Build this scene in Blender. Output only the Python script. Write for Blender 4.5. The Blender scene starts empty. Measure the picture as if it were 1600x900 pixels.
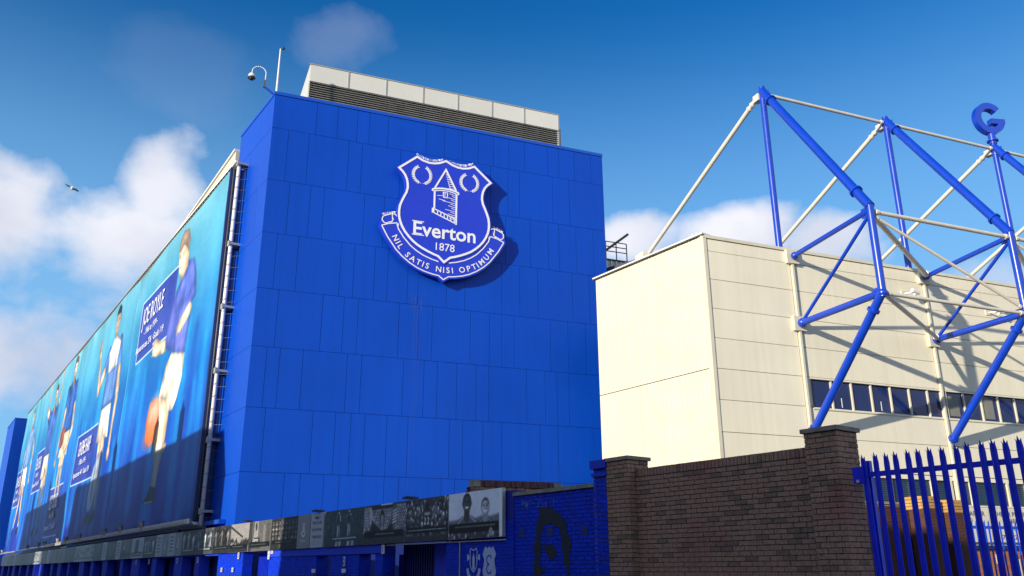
import bpy, bmesh, math, random
import numpy as np
from mathutils import Vector, Matrix, noise as mnoise

ORD = ['first', 'second', 'third', 'fourth', 'fifth', 'sixth', 'seventh', 'eighth', 'ninth', 'tenth', 'eleventh', 'twelfth', 'thirteenth', 'fourteenth', 'fifteenth', 'sixteenth', 'seventeenth', 'eighteenth', 'nineteenth', 'twentieth', 'twenty-first', 'twenty-second', 'twenty-third', 'twenty-fourth', 'twenty-fifth', 'twenty-sixth', 'twenty-seventh', 'twenty-eighth', 'twenty-ninth', 'thirtieth', 'thirty-first', 'thirty-second']
random.seed(7); rng = np.random.default_rng(7)
R = math.radians
sc = bpy.context.scene

# ------------------------------------------------------------------ camera, sky, sun, exposure
cam_d = bpy.data.cameras.new('camera'); cam = bpy.data.objects.new('camera', cam_d)
sc.collection.objects.link(cam); sc.camera = cam
cam_d.sensor_width = 36; cam_d.lens = 36 * 1325.07 / 1600; cam_d.clip_end = 6000; cam_d.clip_start = .1
cam.matrix_world = Matrix.Translation((0, 0, 1.65)) @ Matrix.Rotation(R(90 + 18.325), 4, 'X') @ Matrix.Rotation(R(-.2528), 4, 'Z')

SUN_AZ, SUN_EL = -138.0, 12.6            # azimuth clockwise from +Y
sund = bpy.data.lights.new('sun', 'SUN'); sund.energy = 4.3; sund.angle = R(.55); sund.color = (1, .90, .74)
sun = bpy.data.objects.new('sun', sund); sc.collection.objects.link(sun)
sv = Vector((math.sin(R(SUN_AZ)) * math.cos(R(SUN_EL)), math.cos(R(SUN_AZ)) * math.cos(R(SUN_EL)), math.sin(R(SUN_EL))))
sun.rotation_euler = sv.to_track_quat('Z', 'Y').to_euler(); sun.location = (-20, -20, 40)

sc.view_settings.view_transform = 'Standard'; sc.view_settings.look = 'None'
sc.view_settings.exposure = 0.55; sc.view_settings.gamma = 1

world = bpy.data.worlds.new('World'); sc.world = world; world.use_nodes = True
def build_world():
    nt = world.node_tree; nt.nodes.clear(); N = nt.nodes.new; L = nt.links.new
    out = N('ShaderNodeOutputWorld'); bg = N('ShaderNodeBackground'); bg.inputs['Strength'].default_value = .11
    L(bg.outputs[0], out.inputs[0])
    sky = N('ShaderNodeTexSky'); sky.sky_type = 'NISHITA'; sky.sun_disc = False
    sky.sun_elevation = R(SUN_EL); sky.sun_rotation = R(SUN_AZ)
    sky.air_density = 1.0; sky.dust_density = .25; sky.ozone_density = 3.0
    tc = N('ShaderNodeTexCoord')
    sep = N('ShaderNodeSeparateXYZ'); L(tc.outputs['Generated'], sep.inputs[0])
    def M(op, a, b=None, c=None, clamp=False):
        n = N('ShaderNodeMath'); n.operation = op; n.use_clamp = clamp
        for i, v in enumerate((a, b, c)):
            if v is None: continue
            if isinstance(v, (int, float)): n.inputs[i].default_value = v
            else: L(v, n.inputs[i])
        return n.outputs[0]
    az = M('ARCTAN2', sep.outputs[0], sep.outputs[1])
    el = M('ARCSINE', sep.outputs[2])
    # deeper, more saturated blue as through the polarised phone picture: the same tint over the whole sky
    hs = N('ShaderNodeHueSaturation'); hs.inputs['Saturation'].default_value = SKY_SAT; hs.inputs['Value'].default_value = SKY_VAL
    L(sky.outputs[0], hs.inputs['Color'])
    tint = N('ShaderNodeMix'); tint.data_type = 'RGBA'; tint.blend_type = 'MULTIPLY'; tint.inputs[0].default_value = 1
    L(hs.outputs[0], tint.inputs[6]); tint.inputs[7].default_value = SKY_TINT
    # the blue deepens with height all round the sky
    mr = N('ShaderNodeMapRange'); mr.inputs[1].default_value = R(8); mr.inputs[2].default_value = R(42)
    mr.inputs[3].default_value = 0; mr.inputs[4].default_value = 1; L(el, mr.inputs[0])
    deep = N('ShaderNodeMix'); deep.data_type = 'RGBA'; deep.blend_type = 'MULTIPLY'
    L(mr.outputs[0], deep.inputs[0]); L(tint.outputs[2], deep.inputs[6]); deep.inputs[7].default_value = SKY_DEEP
    pale = N('ShaderNodeMapRange'); pale.interpolation_type = 'SMOOTHSTEP'; pale.inputs[1].default_value = R(12); pale.inputs[2].default_value = R(37)
    pale.inputs[3].default_value = .88; pale.inputs[4].default_value = 0; L(el, pale.inputs[0])
    pm = N('ShaderNodeMix'); pm.data_type = 'RGBA'; L(pale.outputs[0], pm.inputs[0]); L(deep.outputs[2], pm.inputs[6]); pm.inputs[7].default_value = (1.55, 3.4, 5.7, 1); deep = pm
    # cloud noise on the direction vector, flattened vertically
    mp = N('ShaderNodeMapping'); mp.inputs['Scale'].default_value = (1, 1, 1.25); L(tc.outputs['Generated'], mp.inputs[0])
    n1 = N('ShaderNodeTexNoise'); n1.inputs['Scale'].default_value = 7.5; n1.inputs['Detail'].default_value = 9; n1.inputs['Roughness'].default_value = .54
    n1.inputs['Distortion'].default_value = .1
    L(mp.outputs[0], n1.inputs['Vector'])
    n2 = N('ShaderNodeTexNoise'); n2.inputs['Scale'].default_value = 2.3; n2.inputs['Detail'].default_value = 3; L(mp.outputs[0], n2.inputs['Vector'])
    tot = None
    # each cloud: azimuth, elevation, half width, half height (degrees), weight, softness
    for (a, e, w, h, k) in CLOUDS:
        da = M('DIVIDE', M('SUBTRACT', az, R(a)), R(w)); de = M('DIVIDE', M('SUBTRACT', el, R(e)), R(h))
        de = M('MAXIMUM', de, M('MULTIPLY', de, -.80))          # flat, long faded undersides
        d = M('SQRT', M('ADD', M('MULTIPLY', da, da), M('MULTIPLY', de, de)))
        # noise pushes the outline in and out
        v = M('ADD', M('SUBTRACT', 1.0, d), M('MULTIPLY', M('SUBTRACT', n1.outputs['Fac'], .5), 2.2))
        v = M('MULTIPLY', M('SMOOTH_MIN', M('MAXIMUM', M('MULTIPLY', v, 2.0), 0.0), 1.0, .6, clamp=True), k)
        tot = v if tot is None else M('MAXIMUM', tot, v)
    # unseen cloud cover outside the view, widened to send brighter, whiter light into shade
    band = M('MULTIPLY', M('SUBTRACT', 1.0, M('ABSOLUTE', M('DIVIDE', M('SUBTRACT', el, R(24)), R(34))), clamp=True), 1.6, clamp=True)
    far = M('MULTIPLY', M('DIVIDE', M('SUBTRACT', M('ABSOLUTE', az), R(42)), R(18), clamp=True), 1.0)
    gen = M('MULTIPLY', M('MULTIPLY', M('SUBTRACT', M('ADD', n2.outputs['Fac'], M('MULTIPLY', n1.outputs['Fac'], .5)), .66), 5, clamp=True), M('MULTIPLY', band, far))
    tot = M('MAXIMUM', tot, gen)
    # cloud colour: brighter tops, greyer undersides
    n3 = N('ShaderNodeTexNoise'); n3.inputs['Scale'].default_value = 5.0; n3.inputs['Detail'].default_value = 5; L(mp.outputs[0], n3.inputs['Vector'])
    cr = N('ShaderNodeValToRGB'); cr.color_ramp.elements[0].position = .30; cr.color_ramp.elements[0].color = (.42, .46, .58, 1)
    cr.color_ramp.elements[1].position = .66; cr.color_ramp.elements[1].color = (.74, .73, .77, 1); L(n3.outputs['Fac'], cr.inputs[0])
    cm = N('ShaderNodeVectorMath'); cm.operation = 'SCALE'; cm.inputs[3].default_value = 8.2; L(cr.outputs[0], cm.inputs[0])
    mix = N('ShaderNodeMix'); mix.data_type = 'RGBA'; L(tot, mix.inputs[0]); L(deep.outputs[2], mix.inputs[6]); L(cm.outputs[0], mix.inputs[7])
    L(mix.outputs[2], bg.inputs['Color'])
SKY_SAT = 1.2; SKY_VAL = 1.0; SKY_TINT = (.72, 1.15, 1.30, 1); SKY_DEEP = (.10, .66, .86, 1)
CLOUDS = [(-36, 20.2, 13.5, 4.1, .97), (-27, 20.4, 7.0, 3.6, .93), (-25.0, 22.6, 3.2, 3.4, .86), (-33, 11.8, 7.0, 2.9, 1.0), (-13.5, 34.3, 3.8, 2.2, .13), (-24, 31.5, 6, 2.6, .05),
          (8.5, 21.6, 3.4, 1.9, .9), (16.5, 21.0, 4.6, 2.5, .95), (21.5, 20.2, 3.4, 2.2, .9), (1, 19, 6, 3, .7), (35, 15, 7, 2.5, .6)]
build_world()

# ------------------------------------------------------------------ frames (origin on the ground, x along the wall, y across it)
class Frame:
    def __init__(s, org, azimuth):
        s.o = Vector((org[0], org[1], 0)); s.t = R(90 - azimuth)
        s.u = Vector((math.cos(s.t), math.sin(s.t), 0)); s.v = Vector((-math.sin(s.t), math.cos(s.t), 0))
    def p(s, x, y, z=0): return s.o + s.u * x + s.v * y + Vector((0, 0, z))
ST = Frame((4.502, 11.8557), -37.08)      # boundary wall along the street; +x runs away to the left, +y towards the street
LF = Frame((-10.16, 32.05), -34.58)       # long side of the blue stand; +y towards the street
FF = Frame((-10.16, 32.05), 67.8)         # end wall with the crest; outward is -y
CF = Frame((6.35465, 26.24154), 67.87)    # cream stand, long face; outward is -y
CL = Frame((6.35465, 26.24154), -34.58)   # cream stand, end face; outward +y

# ------------------------------------------------------------------ materials
MATS = {}
def lin(c): return tuple(((x / 12.92) if x <= .04045 else ((x + .055) / 1.055) ** 2.4) for x in c)
def hexc(r, g, b): return lin((r / 255, g / 255, b / 255))
def mat(name, col, rough=.6, metal=0, var=.12, scale=2.0, bump=0, bscale=60, rand=0, streak=0, spec=.5, dirt=None, coat=0):
    if name in MATS: return MATS[name]
    m = bpy.data.materials.new(name); m.use_nodes = True; MATS[name] = m
    nt = m.node_tree; N = nt.nodes.new; L = nt.links.new; b = nt.nodes['Principled BSDF']
    b.inputs['Roughness'].default_value = rough; b.inputs['Metallic'].default_value = metal
    b.inputs['Specular IOR Level'].default_value = spec
    if coat: b.inputs['Coat Weight'].default_value = coat; b.inputs['Coat Roughness'].default_value = .15
    geo = N('ShaderNodeNewGeometry')
    n = N('ShaderNodeTexNoise'); n.inputs['Scale'].default_value = scale; n.inputs['Detail'].default_value = 6; L(geo.outputs['Position'], n.inputs['Vector'])
    mr = N('ShaderNodeMapRange'); mr.inputs[1].default_value = .25; mr.inputs[2].default_value = .75; mr.inputs[3].default_value = 1 - var; mr.inputs[4].default_value = 1 + var; L(n.outputs['Fac'], mr.inputs[0])
    fac = mr.outputs[0]
    def mul(a, bb):
        q = N('ShaderNodeMath'); q.operation = 'MULTIPLY'; L(a, q.inputs[0]); L(bb, q.inputs[1]); return q.outputs[0]
    if rand:
        oi = N('ShaderNodeObjectInfo'); m2 = N('ShaderNodeMapRange'); m2.inputs[3].default_value = 1 - rand; m2.inputs[4].default_value = 1 + rand
        L(oi.outputs['Random'], m2.inputs[0]); fac = mul(fac, m2.outputs[0])
    if streak:
        mp = N('ShaderNodeMapping'); mp.inputs['Scale'].default_value = (3.2, 3.2, .10); L(geo.outputs['Position'], mp.inputs[0])
        ns = N('ShaderNodeTexNoise'); ns.inputs['Scale'].default_value = 1.6; ns.inputs['Detail'].default_value = 7; L(mp.outputs[0], ns.inputs['Vector'])
        m3 = N('ShaderNodeMapRange'); m3.inputs[1].default_value = .3; m3.inputs[2].default_value = .7; m3.inputs[3].default_value = 1 - streak; m3.inputs[4].default_value = 1 + streak * .6
        L(ns.outputs['Fac'], m3.inputs[0]); fac = mul(fac, m3.outputs[0])
    sc_ = N('ShaderNodeVectorMath'); sc_.operation = 'SCALE'; sc_.inputs[0].default_value = col; L(fac, sc_.inputs[3])
    colout = sc_.outputs[0]
    if dirt:
        nd = N('ShaderNodeTexNoise'); nd.inputs['Scale'].default_value = dirt[1]; nd.inputs['Detail'].default_value = 8; L(geo.outputs['Position'], nd.inputs['Vector'])
        m4 = N('ShaderNodeMapRange'); m4.inputs[1].default_value = dirt[2]; m4.inputs[2].default_value = dirt[2] + .15; L(nd.outputs['Fac'], m4.inputs[0])
        mx = N('ShaderNodeMix'); mx.data_type = 'RGBA'; L(m4.outputs[0], mx.inputs[0]); L(colout, mx.inputs[6]); mx.inputs[7].default_value = (*dirt[0], 1); colout = mx.outputs[2]
    L(colout, b.inputs['Base Color'])
    rr = N('ShaderNodeMapRange'); rr.inputs[3].default_value = max(.02, rough - .08); rr.inputs[4].default_value = min(1, rough + .08); L(n.outputs['Fac'], rr.inputs[0]); L(rr.outputs[0], b.inputs['Roughness'])
    if bump:
        nb = N('ShaderNodeTexNoise'); nb.inputs['Scale'].default_value = bscale; nb.inputs['Detail'].default_value = 4; L(geo.outputs['Position'], nb.inputs['Vector'])
        bp = N('ShaderNodeBump'); bp.inputs['Strength'].default_value = bump; bp.inputs['Distance'].default_value = .01; L(nb.outputs['Fac'], bp.inputs['Height']); L(bp.outputs[0], b.inputs['Normal'])
    return m

def brick_mat(name, cols, rand_src, rough=.85, stain=None):
    """cols: list of linear colours picked per brick"""
    m = bpy.data.materials.new(name); m.use_nodes = True; nt = m.node_tree; N = nt.nodes.new; L = nt.links.new; b = nt.nodes['Principled BSDF']
    b.inputs['Roughness'].default_value = rough; b.inputs['Specular IOR Level'].default_value = .15
    geo = N('ShaderNodeNewGeometry')
    src = N('ShaderNodeObjectInfo').outputs['Random'] if rand_src == 'object' else geo.outputs['Random Per Island']
    cr = N('ShaderNodeValToRGB'); cr.color_ramp.interpolation = 'CONSTANT'
    for i, c in enumerate(cols):
        e = cr.color_ramp.elements[i] if i < 2 else cr.color_ramp.elements.new(0)
        e.position = i / len(cols); e.color = (*c, 1)
    # keep the order right after inserting
    for i, e in enumerate(cr.color_ramp.elements): pass
    L(src, cr.inputs[0])
    n = N('ShaderNodeTexNoise'); n.inputs['Scale'].default_value = 30; n.inputs['Detail'].default_value = 5; L(geo.outputs['Position'], n.inputs['Vector'])
    mr = N('ShaderNodeMapRange'); mr.inputs[1].default_value = .3; mr.inputs[2].default_value = .7; mr.inputs[3].default_value = .72; mr.inputs[4].default_value = 1.28; L(n.outputs['Fac'], mr.inputs[0])
    s = N('ShaderNodeVectorMath'); s.operation = 'SCALE'; L(cr.outputs[0], s.inputs[0]); L(mr.outputs[0], s.inputs[3]); c = s.outputs[0]
    if stain:
        nd = N('ShaderNodeTexNoise'); nd.inputs['Scale'].default_value = stain[1]; nd.inputs['Detail'].default_value = 3; L(geo.outputs['Position'], nd.inputs['Vector'])
        m4 = N('ShaderNodeMapRange'); m4.inputs[1].default_value = stain[2]; m4.inputs[2].default_value = stain[2] + .18; m4.inputs[4].default_value = stain[3]; L(nd.outputs['Fac'], m4.inputs[0])
        mx = N('ShaderNodeMix'); mx.data_type = 'RGBA'; L(m4.outputs[0], mx.inputs[0]); L(c, mx.inputs[6]); mx.inputs[7].default_value = (*stain[0], 1); c = mx.outputs[2]
    L(c, b.inputs['Base Color'])
    nb = N('ShaderNodeTexNoise'); nb.inputs['Scale'].default_value = 90; nb.inputs['Detail'].default_value = 3; L(geo.outputs['Position'], nb.inputs['Vector'])
    bp = N('ShaderNodeBump'); bp.inputs['Strength'].default_value = .5; bp.inputs['Distance'].default_value = .006; L(nb.outputs['Fac'], bp.inputs['Height']); L(bp.outputs[0], b.inputs['Normal'])
    MATS[name] = m; return m

def print_mat(name, rough=.5, spec=.4):
    m = bpy.data.materials.new(name); m.use_nodes = True; nt = m.node_tree; b = nt.nodes['Principled BSDF']
    a = nt.nodes.new('ShaderNodeAttribute'); a.attribute_name = 'print'; nt.links.new(a.outputs['Color'], b.inputs['Base Color'])
    b.inputs['Roughness'].default_value = rough; b.inputs['Specular IOR Level'].default_value = spec; MATS[name] = m
    return m

BLUE = (.004, .050, .42)
M_clad = mat('blue_cladding', (.001, .060, .47), .42, var=.09, scale=.25, rand=.015, streak=.06, spec=.22, bump=.35, bscale=.9)
M_core = mat('dark_joint_blue', (.001, .02, .18), .8, var=.1)
M_flash = mat('blue_flashing', (.003, .07, .47), .35, var=.05)
M_cream = mat('cream_cladding', (.77, .72, .56), .5, var=.05, scale=.5, rand=.02, streak=.05, bump=.25, bscale=1.1)
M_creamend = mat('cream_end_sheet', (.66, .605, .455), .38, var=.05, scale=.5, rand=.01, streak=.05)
M_creamcore = mat('cream_joint', (.34, .31, .24), .8)
M_creamtrim = mat('cream_trim', (.62, .58, .45), .45, var=.06)
M_white = mat('white_paint', (.74, .73, .69), .45, var=.05)
M_offwhite = mat('off_white_tube', (.66, .62, .52), .4, var=.08, scale=3)
M_tube = mat('blue_tube_paint', (.004, .045, .44), .28, var=.08, scale=2, spec=.6)
M_pale = mat('blue_fence_paint', (.006, .022, .70), .32, var=.15, scale=6, spec=.5)
M_crest = mat('crest_blue', (.012, .040, .56), .35, var=.03)
M_crestside = mat('crest_edge_blue', (.010, .035, .48), .4, var=.05)
M_letter = mat('crest_white', (.80, .80, .84), .45, var=.03)
M_grey = mat('grey_metal', (.42, .41, .38), .45, metal=.3, var=.1)
M_louvre = mat('louvre_grey', (.58, .57, .52), .45, metal=.4, var=.1)
M_darkgrey = mat('dark_grey_steel', (.09, .09, .095), .5, var=.15)
M_panelgrey = mat('fascia_panel_grey', (.66, .65, .58), .35, metal=.05, var=.05, rand=.03, scale=.5)
M_galv = mat('galvanised_steel', (.48, .47, .42), .4, metal=.5, var=.2, scale=8)
M_black = mat('black_plastic', (.015, .015, .017), .5)
M_stone = mat('weathered_coping', (.24, .25, .19), .9, var=.35, scale=6, bump=.5)
M_cap = mat('pier_cap_stone', (.28, .23, .18), .85, var=.25, scale=10, bump=.5)
M_tile = mat('red_coping_tile', (.115, .045, .04), .7, var=.3, scale=9, rand=.2)
M_mortar = mat('dark_mortar', (.06, .050, .042), .95, var=.2, scale=20)
M_bmortar = mat('painted_mortar', (.002, .016, .28), .8, var=.1)
M_bluewall = mat('blue_masonry_paint', (.002, .034, .54), .7, var=.15, scale=2, bump=.4, bscale=30)
M_bluedoor = mat('blue_door_paint', (.003, .03, .60), .45, var=.1)
M_bluedark = mat('dark_blue_shutter', (.002, .010, .11), .5, var=.2)
M_road = mat('asphalt', (.05, .05, .052), .9, var=.25, scale=3, bump=.6, bscale=80)
M_pave = mat('concrete_paving', (.24, .235, .22), .9, var=.2, scale=4, bump=.3)
M_yard = mat('yard_tarmac', (.07, .07, .07), .9, var=.25, scale=2)
M_kerb = mat('kerb_stone', (.30, .29, .27), .9, var=.2)
M_roof = mat('slate_roof', (.07, .07, .08), .7, var=.3, scale=5)
M_housebrick = mat('house_brick', (.22, .085, .05), .9, var=.3, scale=14, bump=.4)
M_roofdeck = mat('stand_roof_sheet', (.25, .25, .26), .6, var=.2)
M_sign = mat('sign_cream', (.62, .58, .48), .5, var=.06)
M_signtext = mat('sign_navy', (.02, .03, .13), .5)
M_redbrick = brick_mat('red_yard_brick', [(.10, .045, .035), (.125, .055, .04), (.085, .042, .036), (.11, .06, .05)], 'island')
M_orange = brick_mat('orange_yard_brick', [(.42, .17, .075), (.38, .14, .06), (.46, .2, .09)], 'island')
M_sunlit_cap = brick_mat('sunlit_yellow_cap', [(.50, .30, .10), (.46, .25, .08), (.55, .34, .13)], 'object')  # pier top bricks coloured yellow, the sunlight on them put into the colour
dk = [(.35, .215, .145), (.25, .18, .125), (.40, .28, .19), (.20, .15, .11), (.35, .21, .14), (.29, .21, .145), (.22, .155, .11), (.36, .25, .16)]
M_brick_o = brick_mat('brown_brick', dk, 'object', stain=((.30, .10, .09), .9, .54, .5))
M_brick_i = brick_mat('brown_brick_joined', dk, 'island', stain=((.30, .10, .09), .9, .54, .5))
bl = [(.002, .034, .56), (.002, .030, .50), (.003, .040, .62), (.002, .032, .53)]
M_bbrick_o = brick_mat('blue_painted_brick', bl, 'object', rough=.55, stain=((.05, .10, .55), 5, .68, .3))
M_bbrick_i = brick_mat('blue_painted_brick_joined', bl, 'island', rough=.55, stain=((.05, .10, .55), 5, .68, .3))
M_print = print_mat('printed_banner_mesh', .5, .2)
M_board = print_mat('printed_board', .4, .5)
M_plate = mat('white_plate', (.62, .62, .58), .5)
M_glass = mat('dark_window_glass', (.008, .022, .10), .06, var=.1, spec=.35)
M_glass2 = mat('louvred_lower_glass', (.02, .045, .07), .25, var=.3, scale=1)
M_blind = mat('window_blind', (.20, .20, .18), .8)
M_gull = mat('gull_grey', (.35, .36, .38), .8); M_gullw = mat('gull_white', (.8, .8, .8), .8)
M_graf = mat('dark_stencil_paint', (.003, .012, .028), .65, var=.35, scale=9)
M_crestpaint = mat('pale_wall_paint', (.42, .50, .72), .7, var=.15, scale=20)

# ------------------------------------------------------------------ mesh helpers
class MB:
    def __init__(s): s.v = []; s.f = []
    def add(s, vs, fs):
        b = len(s.v); s.v += [tuple(q) for q in vs]; s.f += [tuple(b + i for i in f) for f in fs]; return s
    def box(s, x0, x1, y0, y1, z0, z1):
        return s.add([(x0, y0, z0), (x1, y0, z0), (x1, y1, z0), (x0, y1, z0), (x0, y0, z1), (x1, y0, z1), (x1, y1, z1), (x0, y1, z1)],
                     [(0, 3, 2, 1), (4, 5, 6, 7), (0, 1, 5, 4), (1, 2, 6, 5), (2, 3, 7, 6), (3, 0, 4, 7)])
    def tube(s, p0, p1, r, n=14, r1=None, caps=True):
        p0 = Vector(p0); p1 = Vector(p1); r1 = r if r1 is None else r1
        d = (p1 - p0).normalized(); a = d.orthogonal().normalized(); c = d.cross(a)
        vs = []
        for p, rr in ((p0, r), (p1, r1)):
            for i in range(n):
                t = 2 * math.pi * i / n; vs.append(p + a * (rr * math.cos(t)) + c * (rr * math.sin(t)))
        fs = [(i, (i + 1) % n, n + (i + 1) % n, n + i) for i in range(n)]
        if caps: fs += [tuple(range(n - 1, -1, -1)), tuple(range(n, 2 * n))]
        return s.add(vs, fs)
    def path(s, pts, r, n=8):
        for a, b in zip(pts, pts[1:]): s.tube(a, b, r, n)
        return s
    def ball(s, c, r, nu=12, nv=8, sc=(1, 1, 1)):
        vs = []; fs = []
        for j in range(nv + 1):
            ph = math.pi * j / nv
            for i in range(nu):
                t = 2 * math.pi * i / nu; vs.append((c[0] + r * sc[0] * math.sin(ph) * math.cos(t), c[1] + r * sc[1] * math.sin(ph) * math.sin(t), c[2] + r * sc[2] * math.cos(ph)))
        for j in range(nv):
            for i in range(nu): fs.append((j * nu + i, (j + 1) * nu + i, (j + 1) * nu + (i + 1) % nu, j * nu + (i + 1) % nu))
        return s.add(vs, fs)
    def prism(s, pts, y0, y1):          # pts in x,z ; extruded in y ; n-gon caps
        n = len(pts); vs = [(x, y0, z) for x, z in pts] + [(x, y1, z) for x, z in pts]
        return s.add(vs, [tuple(range(n)), tuple(range(2 * n - 1, n - 1, -1))] + [(i, n + i, n + (i + 1) % n, (i + 1) % n) for i in range(n)])
    def ribbon(s, pts, w, y0, y1, closed=False):    # a strip of width w along x,z points
        P = [Vector((p[0], p[1])) for p in pts]; n = len(P); A = []; B = []
        for i in range(n):
            if closed: a, b = P[i - 1], P[(i + 1) % n]
            else: a, b = P[max(0, i - 1)], P[min(n - 1, i + 1)]
            d1 = (P[i] - a); d2 = (b - P[i])
            d1 = d1.normalized() if d1.length > 1e-9 else d2.normalized(); d2 = d2.normalized() if d2.length > 1e-9 else d1
            t = (d1 + d2); t = t.normalized() if t.length > 1e-6 else d1
            nn = Vector((-t.y, t.x)); k = 1 / max(.45, nn.dot(Vector((-d1.y, d1.x))))
            A.append(P[i] + nn * w / 2 * k); B.append(P[i] - nn * w / 2 * k)
        m = n if closed else n - 1
        for i in range(m):
            j = (i + 1) % n; q = [A[i], A[j], B[j], B[i]]
            s.prism([(v.x, v.y) for v in q], y0, y1)
        return s
    def mesh(s, name):
        me = bpy.data.meshes.new(name); me.from_pydata(s.v, [], s.f); me.update()
        bm = bmesh.new(); bm.from_mesh(me); bmesh.ops.recalc_face_normals(bm, faces=bm.faces); bm.to_mesh(me); bm.free()
        return me
    def build(s, name, m, parent=None, smooth=False, me=None):
        me = s.mesh(name); me.materials.append(m)
        if smooth: me.shade_smooth(); 
        return link(name, me, parent)
def link(name, me, parent=None, loc=None, rot=None):
    o = bpy.data.objects.new(name, me); sc.collection.objects.link(o)
    if parent: o.parent = parent
    if loc is not None: o.location = loc
    if rot is not None: o.rotation_euler = rot
    return o
def smooth_sides(o, ang=40):
    me = o.data; me.shade_smooth()
    try: me.set_sharp_from_angle(angle=R(ang))
    except Exception: pass
    return o
def thing(name, label, cat, fr=None, at=(0, 0, 0), group=None):
    o = bpy.data.objects.new(name, None); sc.collection.objects.link(o); o.empty_display_size = .2
    if fr: o.location = fr.p(*at); o.rotation_euler = (0, 0, fr.t)
    else: o.location = at
    o['label'] = label; o['category'] = cat
    if group: o['group'] = group
    return o
def struct(o): o['kind'] = 'structure'; return o
def stuff(o): o['kind'] = 'stuff'; return o
def box(name, m, parent, *b): return MB().box(*b).build(name, m, parent)

def text_mesh(txt, size, bold=0.0, align='CENTER', shear=0, xs=1.0):
    cu = bpy.data.curves.new('t', 'FONT'); cu.body = txt; cu.size = size; cu.offset = bold * size; cu.align_x = align; cu.shear = shear; cu.resolution_u = 3
    ob = bpy.data.objects.new('t', cu); sc.collection.objects.link(ob)
    dg = bpy.context.evaluated_depsgraph_get(); me = bpy.data.meshes.new_from_object(ob.evaluated_get(dg))
    vs = [(v.co.x * xs, v.co.y) for v in me.vertices]; fs = [tuple(p.vertices) for p in me.polygons]
    bpy.data.objects.remove(ob); bpy.data.curves.remove(cu); bpy.data.meshes.remove(me)
    return vs, fs
def put_text(mb, txt, size, x, z, y, flip=1, bold=.01, width=None, rot=0, align='CENTER', shear=0):
    """flip=-1: reading direction runs along -x"""
    vs, fs = text_mesh(txt, size, bold, align, shear)
    if not vs: return
    if width:
        w = max(v[0] for v in vs) - min(v[0] for v in vs); k = width / w; vs = [(a * k, b) for a, b in vs]
    c, s_ = math.cos(rot), math.sin(rot)
    mb.add([(x + flip * (a * c - b * s_), y, z + a * s_ + b * c) for a, b in vs], fs)

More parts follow.
